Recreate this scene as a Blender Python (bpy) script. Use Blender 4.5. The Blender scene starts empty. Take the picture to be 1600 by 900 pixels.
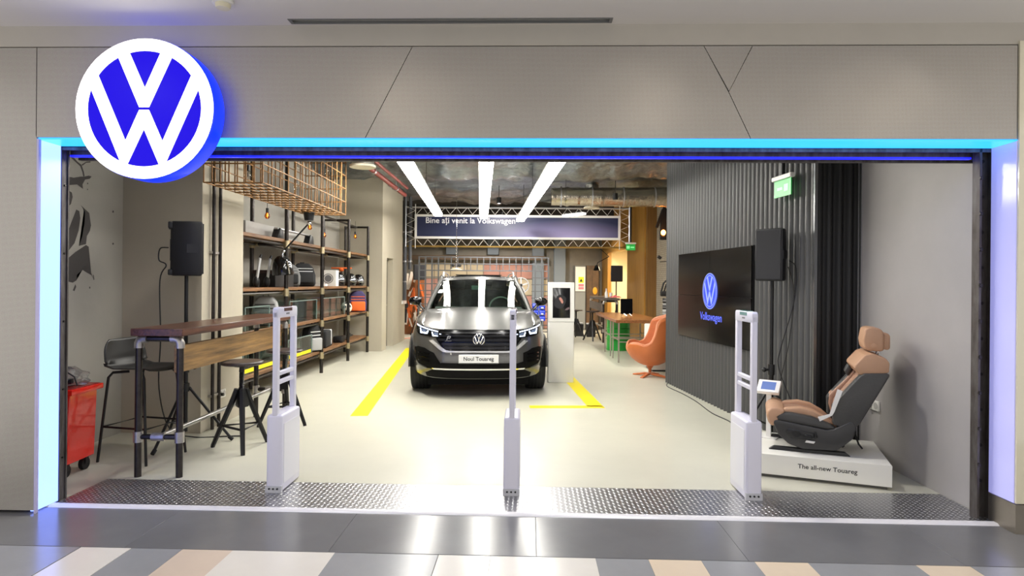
import bpy, bmesh, math, random
from math import sin, cos, pi, radians, sqrt, atan2
from mathutils import Vector, Matrix
random.seed(7)
SC = bpy.context.scene
COL = SC.collection

# ------------------------------------------------------------------ camera, world, exposure
cam = bpy.data.objects.new('camera', bpy.data.cameras.new('camera'))
COL.objects.link(cam)
cam.data.sensor_width = 36.0
cam.data.lens = 36.0 * 970 / 1600
cam.data.shift_y = -8.0 / 1600
cam.data.clip_end = 200
cam.matrix_world = (Matrix.Translation((0, -4.15, 1.56)) @ Matrix.Rotation(radians(0.7), 4, 'Z')
                    @ Matrix.Rotation(pi / 2, 4, 'X') @ Matrix.Rotation(radians(0.5), 4, 'Z'))
SC.camera = cam
W = bpy.data.worlds.new('world'); SC.world = W; W.use_nodes = True
W.node_tree.nodes['Background'].inputs[0].default_value = (1.0, 0.985, 0.965, 1)
W.node_tree.nodes['Background'].inputs[1].default_value = 1.15
SC.view_settings.view_transform = 'Standard'
SC.view_settings.look = 'None'
SC.view_settings.gamma = 1.0
SC.view_settings.use_curve_mapping = False
SC.view_settings.exposure = 0.0
MR = radians(-1.0)          # the mall passage runs one degree off the shop's axes


# ------------------------------------------------------------------ materials
def lin(c):
    return tuple(((v / 255) / 12.92 if v / 255 <= .04045 else ((v / 255 + .055) / 1.055) ** 2.4) for v in c) + (1,)


MATS = {}


def M(name, rgb, rough=.5, metal=0., noise=0., nscale=4., rgb2=None, bump=0., bscale=40., coat=0., emit=None, es=0.,
      stretch=None, spec=.5, aniso=0.):
    if name in MATS:
        return MATS[name]
    m = bpy.data.materials.new(name); m.use_nodes = True
    nt = m.node_tree; b = nt.nodes['Principled BSDF']
    c = lin(rgb)
    b.inputs['Base Color'].default_value = c
    b.inputs['Roughness'].default_value = rough
    b.inputs['Metallic'].default_value = metal
    b.inputs['Specular IOR Level'].default_value = spec
    b.inputs['Coat Weight'].default_value = coat
    b.inputs['Coat Roughness'].default_value = .03
    if emit:
        b.inputs['Emission Color'].default_value = lin(emit)
        b.inputs['Emission Strength'].default_value = es
    if noise or rgb2 or bump:
        tc = nt.nodes.new('ShaderNodeTexCoord'); mp = nt.nodes.new('ShaderNodeMapping')
        nt.links.new(tc.outputs['Object'], mp.inputs['Vector'])
        if stretch:
            mp.inputs['Scale'].default_value = stretch
    if noise or rgb2:
        n = nt.nodes.new('ShaderNodeTexNoise'); n.inputs['Scale'].default_value = nscale
        n.inputs['Detail'].default_value = 6; n.inputs['Roughness'].default_value = .6
        nt.links.new(mp.outputs[0], n.inputs['Vector'])
        r = nt.nodes.new('ShaderNodeValToRGB')
        if rgb2:
            r.color_ramp.elements[0].color = lin(rgb2); r.color_ramp.elements[1].color = c
        else:
            r.color_ramp.elements[0].color = tuple(x * (1 - noise) for x in c[:3]) + (1,)
            r.color_ramp.elements[1].color = tuple(min(1, x * (1 + noise)) for x in c[:3]) + (1,)
        r.color_ramp.elements[0].position = .3; r.color_ramp.elements[1].position = .7
        nt.links.new(n.outputs['Fac'], r.inputs['Fac']); nt.links.new(r.outputs['Color'], b.inputs['Base Color'])
    if bump:
        n2 = nt.nodes.new('ShaderNodeTexNoise'); n2.inputs['Scale'].default_value = bscale
        n2.inputs['Detail'].default_value = 4
        nt.links.new(mp.outputs[0], n2.inputs['Vector'])
        bp = nt.nodes.new('ShaderNodeBump'); bp.inputs['Strength'].default_value = bump
        bp.inputs['Distance'].default_value = .02
        nt.links.new(n2.outputs['Fac'], bp.inputs['Height']); nt.links.new(bp.outputs[0], b.inputs['Normal'])
    MATS[name] = m
    return m


def GLASS(name, tint=(235, 245, 242), refl=.08, rough=.02):
    if name in MATS:
        return MATS[name]
    m = bpy.data.materials.new(name); m.use_nodes = True
    nt = m.node_tree; nt.nodes.clear()
    o = nt.nodes.new('ShaderNodeOutputMaterial'); mix = nt.nodes.new('ShaderNodeMixShader')
    t = nt.nodes.new('ShaderNodeBsdfTransparent'); g = nt.nodes.new('ShaderNodeBsdfGlossy')
    lw = nt.nodes.new('ShaderNodeLayerWeight'); lw.inputs['Blend'].default_value = .5
    f = nt.nodes.new('ShaderNodeMath'); f.operation = 'POWER'; f.inputs[1].default_value = 6
    nt.links.new(lw.outputs['Facing'], f.inputs[0])
    a = nt.nodes.new('ShaderNodeMath'); a.operation = 'ADD'; a.inputs[1].default_value = refl; a.use_clamp = True
    t.inputs[0].default_value = lin(tint); g.inputs['Roughness'].default_value = rough
    nt.links.new(f.outputs[0], a.inputs[0]); nt.links.new(a.outputs[0], mix.inputs[0])
    nt.links.new(t.outputs[0], mix.inputs[1]); nt.links.new(g.outputs[0], mix.inputs[2])
    nt.links.new(mix.outputs[0], o.inputs[0])
    MATS[name] = m
    return m


def EMIT(name, rgb, s, base=None):
    return M(name, base or rgb, .3, emit=rgb, es=s)


def perforated():
    m = M('perforated_aluminium', (176, 171, 165), .4, .45)
    nt = m.node_tree; b = nt.nodes['Principled BSDF']
    tc = nt.nodes.new('ShaderNodeTexCoord'); sx = nt.nodes.new('ShaderNodeSeparateXYZ')
    nt.links.new(tc.outputs['Object'], sx.inputs[0])

    def mth(op, a, bb=None):
        n = nt.nodes.new('ShaderNodeMath'); n.operation = op
        for i, v in enumerate((a, bb)):
            if v is None: continue
            if isinstance(v, (int, float)): n.inputs[i].default_value = v
            else: nt.links.new(v, n.inputs[i])
        return n.outputs[0]
    k = 2 * pi / .0095
    ax = mth('SINE', mth('MULTIPLY', mth('ADD', sx.outputs[0], sx.outputs[1]), k))
    az = mth('SINE', mth('MULTIPLY', sx.outputs[2], k))
    pr = mth('MULTIPLY', ax, az)
    hole = mth('GREATER_THAN', pr, .28)
    mix = nt.nodes.new('ShaderNodeMix'); mix.data_type = 'RGBA'
    mix.inputs['A'].default_value = lin((190, 185, 178)); mix.inputs['B'].default_value = lin((126, 121, 116))
    nt.links.new(hole, mix.inputs['Factor']); nt.links.new(mix.outputs['Result'], b.inputs['Base Color'])
    n = nt.nodes.new('ShaderNodeTexNoise'); n.inputs['Scale'].default_value = 1.3
    nt.links.new(tc.outputs['Object'], n.inputs['Vector'])
    bp = nt.nodes.new('ShaderNodeBump'); bp.inputs['Strength'].default_value = .12; bp.inputs['Distance'].default_value = .2
    nt.links.new(n.outputs['Fac'], bp.inputs['Height']); nt.links.new(bp.outputs[0], b.inputs['Normal'])
    return m


def wood(name, a, b_, scale=3., rough=.45, axis='y'):
    st = {'x': (.6, 9, 9), 'y': (9, .6, 9), 'z': (9, 9, .6)}[axis]
    return M(name, a, rough, rgb2=b_, nscale=scale, stretch=st, bump=.15, bscale=8)


def bricktex(name, c1, c2, mortar, sc):
    m = M(name, c1, .6)
    nt = m.node_tree; b = nt.nodes['Principled BSDF']
    tc = nt.nodes.new('ShaderNodeTexCoord'); sx = nt.nodes.new('ShaderNodeSeparateXYZ'); cb = nt.nodes.new('ShaderNodeCombineXYZ')
    ad = nt.nodes.new('ShaderNodeMath'); ad.operation = 'ADD'
    nt.links.new(tc.outputs['Object'], sx.inputs[0]); nt.links.new(sx.outputs[0], ad.inputs[0]); nt.links.new(sx.outputs[1], ad.inputs[1])
    nt.links.new(ad.outputs[0], cb.inputs[0]); nt.links.new(sx.outputs[2], cb.inputs[1])
    br = nt.nodes.new('ShaderNodeTexBrick'); br.inputs['Scale'].default_value = sc
    br.inputs['Color1'].default_value = lin(c1); br.inputs['Color2'].default_value = lin(c2); br.inputs['Mortar'].default_value = lin(mortar)
    nt.links.new(cb.outputs[0], br.inputs['Vector']); nt.links.new(br.outputs['Color'], b.inputs['Base Color'])
    return m


PERF = perforated()
EPOXY = M('epoxy_floor', (202, 200, 184), .32, noise=.05, nscale=1.2, bump=.02, bscale=3)
CONC = M('concrete_wall', (172, 168, 158), .75, noise=.07, nscale=1.1, bump=.1, bscale=12)
CONCB = M('beige_concrete', (188, 180, 162), .75, noise=.05, nscale=1.5, bump=.08, bscale=14)
CEILW = M('white_plaster', (226, 221, 214), .8)
BAND = M('grey_plaster_band', (186, 180, 170), .7, noise=.03)
BLK = M('black_plastic', (22, 22, 24), .45)
BLKM = M('black_metal', (30, 30, 31), .4, .3)
RUB = M('black_rubber', (18, 18, 19), .7)
STEEL = M('raw_steel', (116, 112, 110), .55, .7, noise=.35, nscale=5, rgb2=(74, 66, 62), stretch=(4, 4, 1))
PIPE = M('dark_steel_pipe', (66, 62, 60), .34, .85, noise=.2, nscale=20)
BRASS = M('zinc_brass_fitting', (190, 176, 142), .38, .8, noise=.15, nscale=30)
FIT = M('galvanised_fitting', (176, 172, 168), .36, .8, noise=.15, nscale=30)
CHROME = M('chrome', (225, 225, 228), .08, 1)
ALU = M('brushed_aluminium', (196, 196, 200), .32, .85)
WHITE = M('white_lacquer', (236, 234, 230), .3)
LILAC = M('pale_lilac_plastic', (222, 220, 232), .35)
RUST = M('rusty_rebar', (168, 122, 66), .5, .5, rgb2=(88, 64, 42), nscale=9)
SHELFW = wood('shelf_wood', (146, 104, 66), (84, 58, 38), 4, .5, 'y')
TOPW = wood('bar_top_wood', (112, 68, 46), (60, 38, 28), 4, .28, 'y')
PANW = wood('modesty_board_wood', (166, 128, 76), (96, 74, 48), 3, .5, 'y')
ORNW = wood('orange_table_wood', (160, 104, 56), (108, 66, 36), 3, .25, 'y')
VENEER = wood('ochre_veneer', (176, 132, 62), (146, 104, 46), 2, .4, 'z')
YEL = M('yellow_floor_paint', (246, 226, 20), .45)
RED = M('red_enamel', (244, 36, 22), .25, coat=.5)
SOCKW = M('white_socket_plastic', (232, 230, 224), .4)


# ------------------------------------------------------------------ mesh builder
class MB:
    def __init__(self):
        self.bm = bmesh.new()

    def box(self, c, s, rz=0., rx=0., ry=0.):
        mt = Matrix.Translation(c) @ Matrix.Rotation(rz, 4, 'Z') @ Matrix.Rotation(ry, 4, 'Y') @ Matrix.Rotation(rx, 4, 'X') @ Matrix.Diagonal((s[0], s[1], s[2], 1))
        bmesh.ops.create_cube(self.bm, size=1, matrix=mt)
        return self

    def b2(self, x0, x1, y0, y1, z0, z1):
        return self.box(((x0 + x1) / 2, (y0 + y1) / 2, (z0 + z1) / 2), (abs(x1 - x0), abs(y1 - y0), abs(z1 - z0)))

    def cyl(self, p0, p1, r0, r1=None, n=12):
        r1 = r0 if r1 is None else r1
        p0, p1 = Vector(p0), Vector(p1); d = p1 - p0
        q = d.to_track_quat('Z', 'Y').to_matrix().to_4x4()
        bmesh.ops.create_cone(self.bm, cap_ends=True, segments=n, radius1=max(r0, 1e-5), radius2=max(r1, 1e-5), depth=d.length,
                              matrix=Matrix.Translation((p0 + p1) / 2) @ q)
        return self

    def tube(self, path, r, n=8, closed=False):
        path = [Vector(p) for p in path]; k = len(path); rings = []
        for i, p in enumerate(path):
            a = path[i - 1] if (i > 0 or closed) else p
            c = path[(i + 1) % k] if (i < k - 1 or closed) else p
            t = (c - a).normalized()
            if i == 0:
                up = Vector((0, 0, 1)) if abs(t.z) < .9 else Vector((1, 0, 0))
                nrm = t.cross(up).normalized()
            else:
                nrm = (nrm - t * nrm.dot(t)).normalized()
            bn = t.cross(nrm)
            rr = r[i] if isinstance(r, (list, tuple)) else r
            rings.append([self.bm.verts.new(p + (nrm * cos(2 * pi * j / n) + bn * sin(2 * pi * j / n)) * rr) for j in range(n)])
        for i in range(k - 1 + (1 if closed else 0)):
            A, B = rings[i], rings[(i + 1) % k]
            for j in range(n):
                self.bm.faces.new((A[j], A[(j + 1) % n], B[(j + 1) % n], B[j]))
        if not closed:
            self.bm.faces.new(rings[0][::-1]); self.bm.faces.new(rings[-1])
        return self

    def lathe(self, prof, n=24, c=(0, 0, 0), axis='z'):
        c = Vector(c); rings = []
        for r, z in prof:
            ring = []
            for j in range(n):
                a = 2 * pi * j / n
                if axis == 'z': v = Vector((r * cos(a), r * sin(a), z))
                elif axis == 'y': v = Vector((r * cos(a), z, r * sin(a)))
                else: v = Vector((z, r * cos(a), r * sin(a)))
                ring.append(self.bm.verts.new(c + v))
            rings.append(ring)
        for A, B in zip(rings, rings[1:]):
            for j in range(n):
                self.bm.faces.new((A[j], A[(j + 1) % n], B[(j + 1) % n], B[j]))
        if prof[0][0] > 1e-4 and prof[-1][0] > 1e-4:      # a ring section: close it on itself
            A, B = rings[-1], rings[0]
            for j in range(n):
                try: self.bm.faces.new((A[j], A[(j + 1) % n], B[(j + 1) % n], B[j]))
                except ValueError: pass
        elif prof[0][0] > 1e-4: self.bm.faces.new(rings[0][::-1])
        elif prof[-1][0] > 1e-4: self.bm.faces.new(rings[-1])
        return self

    def prism(self, pts, axis, a, b):
        def mk(p, t):
            return {'x': (t, p[0], p[1]), 'y': (p[0], t, p[1]), 'z': (p[0], p[1], t)}[axis]
        A = [self.bm.verts.new(mk(p, a)) for p in pts]; B = [self.bm.verts.new(mk(p, b)) for p in pts]
        n = len(pts)
        self.bm.faces.new(A[::-1]); self.bm.faces.new(B)
        for i in range(n):
            self.bm.faces.new((A[i], A[(i + 1) % n], B[(i + 1) % n], B[i]))
        return self

    def ball(self, c, r, u=16, v=10, rot=None):
        r = (r, r, r) if isinstance(r, (int, float)) else r
        mt = Matrix.Translation(c) @ (rot or Matrix.Identity(4)) @ Matrix.Diagonal((r[0], r[1], r[2], 1))
        bmesh.ops.create_uvsphere(self.bm, u_segments=u, v_segments=v, radius=1, matrix=mt)
        return self

    def grid(self, fn, nu, nv, closed_u=False):
        V = [[self.bm.verts.new(fn(i / nu, j / nv)) for j in range(nv + 1)] for i in range(nu + (0 if closed_u else 1))]
        L = len(V)
        for i in range(nu):
            for j in range(nv):
                try: self.bm.faces.new((V[i][j], V[(i + 1) % L][j], V[(i + 1) % L][j + 1], V[i][j + 1]))
                except ValueError: pass
        return self

    def faces(self, verts, faces):
        V = [self.bm.verts.new(v) for v in verts]
        for f in faces:
            try: self.bm.faces.new([V[i] for i in f])
            except ValueError: pass
        return self

    def poly3(self, pts):
        self.bm.faces.new([self.bm.verts.new(p) for p in pts]); return self

    def bevel(self, w, seg=2, ang=30):
        bmesh.ops.remove_doubles(self.bm, verts=self.bm.verts, dist=1e-6)
        self.bm.normal_update()
        e = [x for x in self.bm.edges if len(x.link_faces) == 2 and x.calc_face_angle(0) > radians(ang)]
        if e: bmesh.ops.bevel(self.bm, geom=e, offset=w, segments=seg, affect='EDGES', clamp_overlap=True, profile=.5)
        return self

    def xf(self, mt):
        bmesh.ops.transform(self.bm, matrix=mt, verts=self.bm.verts); return self

    def mesh(self, name, mat, smooth=True, ang=38):
        bmesh.ops.remove_doubles(self.bm, verts=self.bm.verts, dist=1e-6)
        bmesh.ops.recalc_face_normals(self.bm, faces=self.bm.faces)
        me = bpy.data.meshes.new(name); self.bm.to_mesh(me); self.bm.free()
        if mat: me.materials.append(mat)
        if smooth:
            for p in me.polygons: p.use_smooth = True
            me.set_sharp_from_angle(angle=radians(ang))
        return me

    def build(self, name, mat, parent=None, smooth=True, ang=38, solid=0., sub=0):
        o = bpy.data.objects.new(name, self.mesh(name, mat, smooth, ang)); COL.objects.link(o)
        if parent: o.parent = parent
        if solid:
            s = o.modifiers.new('solid', 'SOLIDIFY'); s.thickness = solid; s.offset = 0
        if sub:
            s = o.modifiers.new('sub', 'SUBSURF'); s.levels = sub; s.render_levels = sub
        return o


def root(name, loc, rz=0.):
    o = bpy.data.objects.new(name, None); o.empty_display_size = .1
    COL.objects.link(o); o.location = loc; o.rotation_euler = (0, 0, rz)
    return o


def tag(o, label, cat, group=None, kind=None):
    o['label'] = label; o['category'] = cat
    if group: o['group'] = group
    if kind: o['kind'] = kind
    return o


def struct(o, label=None, cat='structure'):
    o['kind'] = 'structure'
    if label: o['label'] = label; o['category'] = cat
    return o


def mall(o):
    o.rotation_euler = (0, 0, MR); return o


def mallp(x, y, z=0):
    return (x * cos(MR) - y * sin(MR), x * sin(MR) + y * cos(MR), z)


def part(mesh, name, parent, loc=(0, 0, 0), rot=(0, 0, 0)):
    o = bpy.data.objects.new(name, mesh); COL.objects.link(o); o.parent = parent
    o.location = loc; o.rotation_euler = rot
    return o


def copy_tree(o, parent=None):
    c = o.copy(); COL.objects.link(c); c.parent = parent
    for ch in list(o.children): copy_tree(ch, c)
    return c


def textpart(s, width, fn, name, mat, parent, size=1., gap=0.):
    """lettering: flat glyph mesh scaled to a width and mapped by fn(x from 0, z from 0)."""
    cu = bpy.data.curves.new('t', 'FONT'); cu.body = s; cu.size = size; cu.resolution_u = 3; cu.offset = .012
    t = bpy.data.objects.new('t', cu); COL.objects.link(t)
    bpy.context.view_layer.update()
    me = bpy.data.meshes.new_from_object(t.evaluated_get(bpy.context.evaluated_depsgraph_get()))
    bpy.data.objects.remove(t)
    xs = [v.co.x for v in me.vertices]; x0, x1 = min(xs), max(xs); k = width / (x1 - x0)
    for v in me.vertices:
        v.co = Vector(fn((v.co.x - x0) * k, v.co.y * k))
    me.materials.clear(); me.materials.append(mat); me.name = name
    if gap:                                           # one mesh per word
        bm = bmesh.new(); bm.from_mesh(me); isl = []; seen = set()
        for v in bm.verts:
            if v.index in seen: continue
            st = [v]; seen.add(v.index); cur = []
            while st:
                a = st.pop(); cur.append(a.index)
                for e in a.link_edges:
                    b = e.other_vert(a)
                    if b.index not in seen: seen.add(b.index); st.append(b)
            isl.append((min(me.vertices[i].co.x for i in cur), max(me.vertices[i].co.x for i in cur), set(cur)))
        bm.free(); isl.sort(key=lambda q: q[0]); ws = []; xe = -1e9
        for a, b, c in isl:
            if a - xe > gap: ws.append(set())
            ws[-1] |= c; xe = max(xe, b)
        for wset in ws:
            idx = sorted(wset); mp = {k: i for i, k in enumerate(idx)}
            m2 = bpy.data.meshes.new(name)
            m2.from_pydata([me.vertices[k].co[:] for k in idx], [], [[mp[k] for k in q.vertices] for q in me.polygons if q.vertices[0] in wset])
            m2.materials.append(mat)
            o = bpy.data.objects.new(name, m2); COL.objects.link(o); o.parent = parent
        return o
    o = bpy.data.objects.new(name, me); COL.objects.link(o); o.parent = parent
    return o


def nrm(pts, cx=681, cy=519, r=325):
    return [((x - cx) / r, (cy - y) / r) for x, y in pts]


EMB_V = nrm([(548, 262), (598, 234), (683, 423), (768, 234), (818, 262), (703, 512), (657, 512)])
EMB_W = nrm([(414, 395), (450, 336), (593, 668), (657, 525), (703, 525), (768, 670), (914, 336), (950, 395), (781, 777), (757, 788), (680, 613), (597, 790), (574, 777)])


def ring_faces(mb, r0, r1, fn, n=64):
    A = [mb.bm.verts.new(fn(r0 * cos(2 * pi * i / n), r0 * sin(2 * pi * i / n))) for i in range(n)]
    B = [mb.bm.verts.new(fn(r1 * cos(2 * pi * i / n), r1 * sin(2 * pi * i / n))) for i in range(n)]
    for i in range(n):
        mb.bm.faces.new((A[i], A[(i + 1) % n], B[(i + 1) % n], B[i]))


def emblem(R, fn, parent, mat_white, rin=.826):
    """letter strokes and ring as raised flat shapes; fn maps the unit disc to 3-D."""
    mb = MB(); ring_faces(mb, R * rin, R, fn); mb.build('emblem_ring', mat_white, parent, solid=.004)
    for nm, P_ in (('emblem_v', EMB_V), ('emblem_w', EMB_W)):
        mb = MB(); mb.poly3([fn(x * R, z * R) for x, z in P_]); bmesh.ops.triangulate(mb.bm, faces=mb.bm.faces)
        mb.build(nm, mat_white, parent, solid=.004)


# ================================================================== THE SETTING
# ---- shop floor
struct(MB().b2(-4.2, 5.2, .3, 17.1, -.1, 0).build('floor', EPOXY), 'pale grey-beige epoxy shop floor', 'floor')
# ---- mall floor with separate tiles
mf = struct(mall(MB().b2(-5, 5, -6, .02, -.12, -.006).build('floor_mall', M('grout', (92, 88, 84), .8))), 'mall floor of dark and light tiles in front of shop', 'floor')
DT = M('dark_grey_tile', (112, 112, 114), .2, noise=.08, nscale=2)
tm = MB().b2(-.599, .599, -.2985, .2985, -.01, 0).bevel(.001, 1).mesh('dark_tile', DT)
for k in range(-4, 4):
    part(tm, 'dark_tile', mf, (.72 + 1.2 * k, -.304, 0))
TC = {'g': M('grey_tile', (150, 151, 154), .22, noise=.05), 'w': M('white_tile', (226, 221, 212), .2, noise=.03),
      'b': M('beige_tile', (214, 196, 178), .22, noise=.04), 'p': M('peach_tile', (224, 206, 182), .22, noise=.04)}
tiles = [(-3.44, -3.14, 'w'), (-3.14, -2.53, 'g'), (-2.53, -2.23, 'w'), (-2.23, -1.93, 'g'), (-1.93, -1.63, 'b'), (-1.63, -1.04, 'w'), (-1.04, -.44, 'g'),
         (-.44, -.14, 'w'), (-.14, .455, 'w'), (.455, .755, 'g'), (.755, 1.05, 'p'), (1.05, 1.35, 'g'), (1.35, 1.645, 'p'),
         (1.645, 2.24, 'g'), (2.24, 2.54, 'p'), (2.54, 3.14, 'g'), (3.14, 3.44, 'w')]
tcache = {}
for row in range(2):
    for (a, b, c) in tiles:
        w = round(b - a, 1)
        if row: c = random.choice('gwbp')
        if (w, c) not in tcache:
            tcache[(w, c)] = MB().b2(-w / 2 + .0015, w / 2 - .0015, -.2985, .2985, -.01, 0).bevel(.001, 1).mesh('light_tile', TC[c])
        part(tcache[(w, c)], 'light_tile', mf, ((a + b) / 2, -.908 - .6 * row, 0))
# ---- threshold: tread plate + nosing
tp = struct(mall(MB().b2(-3.21, 3.16, .05, .60, -.02, .004).build('threshold_plate', M('tread_aluminium', (168, 168, 172), .3, 1))), 'diamond tread plate at the shop entrance', 'threshold')
mb = MB()
for i in range(188):
    for j in range(17):
        x = -3.19 + i * .0339; y = .068 + j * .0320
        a = radians(40) if (i + j) % 2 else radians(-40)
        c, s = cos(a), sin(a)
        L, wd = .0155, .0055
        pts = [(x + c * L, y + s * L, .004), (x - s * wd, y + c * wd, .004), (x - c * L, y - s * L, .004), (x + s * wd, y - c * wd, .004), (x, y, .0085)]
        mb.faces(pts, [(0, 1, 4), (1, 2, 4), (2, 3, 4), (3, 0, 4)])
o = mb.build('tread_lugs', M('tread_lug_glint', (214, 214, 216), .28, .7), tp, ang=80); o['kind'] = 'stuff'  # lugs coloured lighter than the plate, their glints painted in
struct(mall(MB().prism([(-.005, 0), (.05, 0), (.05, .012), (.012, .012)], 'x', -3.21, 3.16).build('trim_1', M('white_nosing', (226, 224, 226), .3))), 'white nosing strip in front of the tread plate', 'trim')

# ---- facade cladding
wf = struct(mall(MB().b2(-5, 3.15, -.06, .02, 2.50, 3.12).b2(-5, -3.24, -.06, .05, 0, 2.50).build('wall_front', M('dark_backing', (40, 38, 36), .8))), 'perforated metal cladding around the shopfront', 'wall')


def clad(pts):
    MB().prism(pts, 'y', -.12, -.06).build('cladding_panel', PERF, wf, smooth=False)


g = .0025
clad([(-5, .02), (-3.215, .02), (-3.215, 2.495), (-3.222, 2.51), (-3.222, 3.095), (-5, 3.095)])
clad([(-3.216, 2.5), (-1.016 - g, 2.5), (-.712 - g, 3.095), (-3.216, 3.095)])
clad([(-1.016 + g, 2.5), (1.478 - g, 2.5), (1.335 - g, 2.80), (1.175 - g, 3.095), (-.712 + g, 3.095)])
clad([(1.335 + g, 2.806), (1.484 - g, 3.095), (1.175 + g, 3.095)])
clad([(1.478 + g, 2.5), (3.148, 2.5), (3.148, 3.095), (1.484 + g, 3.095), (1.335 + g, 2.80)])
# band above cladding, mall ceiling with slot diffuser
struct(mall(MB().b2(-5, 5, -.115, .3, 3.103, 3.5).build('wall_band', BAND)), 'plain plaster band above the cladding', 'wall')
mc = struct(mall(MB().b2(-5, 5, -.14, -.115, 3.24, 3.5).b2(-5, 5, -6, -.215, 3.24, 3.5).b2(-5, -1.5, -.215, -.14, 3.24, 3.5).b2(.58, 5, -.215, -.14, 3.24, 3.5).b2(-1.5, .58, -.215, -.14, 3.32, 3.5).build('ceiling_mall', CEILW)), 'white mall ceiling with a long slot vent', 'ceiling')
sv = root('slot_vent', mallp(-.46, -.1775, 3.24), MR)
tag(sv, 'long black slot air vent with grey rim in the white mall ceiling', 'vent')
MB().b2(-1.04, 1.04, -.0375, -.027, -.004, .01).b2(-1.04, 1.04, .027, .0375, -.004, .01).b2(-1.04, -1.02, -.027, .027, -.004, .01).b2(1.02, 1.04, -.027, .027, -.004, .01).build('rim', M('grey_vent_rim', (120, 120, 118), .5), sv)
MB().b2(-1.02, 1.02, -.026, .026, .02, .03).build('slot', BLK, sv)
sd = root('smoke_detector', mallp(-1.79, -.47, 3.24), 0)
tag(sd, 'small round white smoke detector on the mall ceiling', 'detector')
MB().lathe([(.0, 0), (.06, 0), (.06, -.02), (.0, -.02)], 24).build('base', SOCKW, sd)
MB().lathe([(.045, -.02), (.04, -.045), (.0, -.05)], 24).build('sensor', M('yellowed_plastic', (222, 214, 186), .4), sd)
# fill lights added above and behind the camera, to brighten facade and mall
dl = None
DLX = EMIT('fill_downlight_glow', (255, 244, 226), 26)
for i, (x, y) in enumerate([(-3.2, -1.7), (-1.1, -1.7), (1.1, -1.7), (3.2, -1.7), (-3.2, -3.6), (-1.1, -3.6), (1.1, -3.6), (3.2, -3.6)]):
    if dl is None:
        dl = root('fill_downlight', mallp(x, y, 3.24)); r = dl
        MB().lathe([(.17, .0), (.17, -.012), (.145, -.012), (.145, .0)], 24).build('rim', WHITE, dl)
        MB().lathe([(.0, -.006), (.144, -.006), (.144, -.002), (0, -.002)], 24).build('diffuser', DLX, dl)
    else:
        r = copy_tree(dl); r.location = mallp(x, y, 3.24)
    tag(r, 'unseen added round downlight in the mall ceiling, %s row, %s' % (['front', 'rear'][i // 4], ['leftmost', 'second from left', 'third from left', 'rightmost'][i % 4]), 'fill_downlight', 'added mall fill lights')

# ---- glowing reveal
LB = EMIT('cyan_lightbox', (150, 232, 255), 3.6, (40, 60, 90)); LB.node_tree.nodes['Principled BSDF'].inputs['Emission Color'].default_value = (.17, .26, 1, 1)
LT = EMIT('cyan_lightbox_top', (60, 205, 250), 2.6, (30, 60, 80)); LT.node_tree.nodes['Principled BSDF'].inputs['Emission Color'].default_value = (.022, .28, 1, 1)
LR = EMIT('lilac_lightbox', (150, 150, 240), .42, (205, 205, 238)); LR.node_tree.nodes['Principled BSDF'].inputs['Roughness'].default_value = .12
struct(mall(MB().b2(-3.24, -3.212, -.115, .09, .012, 2.49).build('trim_2', LB)), 'glowing pale cyan lightbox reveal left of entrance', 'trim')
struct(mall(MB().b2(-3.212, 3.16, -.11, .10, 2.488, 2.5).build('trim_3', LT)), 'glowing cyan light strip above the entrance', 'trim')
struct(mall(MB().b2(3.15, 3.18, -.115, .10, .19, 2.49).build('trim_4', LR)), 'pale lilac glossy reveal right of entrance', 'trim')
struct(mall(MB().b2(-3.2125, -3.2, -.122, -.10, .0, 2.49).build('trim_5', M('lilac_edge', (196, 190, 226), .4))), 'thin pale edge strip of the left reveal', 'trim')
# ---- right neighbouring pillar
pl = struct(mall(MB().b2(3.155, 4.2, -.13, -.115, .19, 3.12).b2(3.19, 4.2, -.115, .3, .19, 3.12).build('wall_pillar', M('cream_glossy_panel', (226, 220, 196), .12, coat=.6))), 'glossy cream pillar at the right edge', 'wall')
MB().b2(3.148, 4.2, -.135, .1, 0, .185).build('skirting', M('brushed_skirting', (150, 142, 130), .38, .8, noise=.1, nscale=3), pl)

# ---- steel door frame
fr = root('steel_frame', (0, 0, 0), MR); fr['kind'] = 'structure'
MB().b2(-3.25, -3.222, .09, .175, 0, 2.49).b2(-3.222, -3.212, .10, .112, 0, 2.49).b2(-3.222, -3.214, .163, .175, 0, 2.49).build('jamb', STEEL, fr)
MB().b2(3.165, 3.185, .10, .17, .0, 2.49).b2(3.09, 3.165, .155, .17, 0, 2.49).b2(3.075, 3.09, .10, .17, 0, 2.49).b2(3.15, 3.165, .10, .108, 0, 2.49).build('jamb', STEEL, fr)
MB().b2(-3.222, 3.165, .10, .115, 2.462, 2.488).b2(-3.222, 3.165, .19, .205, 2.43, 2.488).b2(-3.222, 3.165, .10, .30, 2.482, 2.49).b2(-3.222, 3.165, .27, .30, 2.425, 2.482).build('lintel', STEEL, fr)
MB().b2(-3.2, 3.06, .16, .19, 2.428, 2.44).build('blue_strip', EMIT('blue_glow', (20, 24, 255), 2.2, (20, 20, 120)), fr)  # emissive deep blue line along the underside of the lintel
bolt = MB().cyl((0, 0, 0), (0, -.012, 0), .012, n=6).mesh('bolt', PIPE)
for k in range(10):
    part(bolt, 'bolt', fr, (3.127, .155, .25 + k * .24))
    part(bolt, 'bolt', fr, (3.0825, .10, .37 + k * .24))
boltx = MB().cyl((0, 0, 0), (.008, 0, 0), .008, n=6).mesh('bolt', PIPE)
for k in range(5):
    part(boltx, 'bolt', fr, (-3.222, .14, .3 + k * .48))

# ---- shop walls
wl = struct(MB().b2(-4.3, -4.05, .05, 9.7, 0, 4.1).build('wall_left', CONC), 'grey concrete left wall', 'wall')
DARKP = M('dark_paint', (74, 70, 68), .7)
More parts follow.
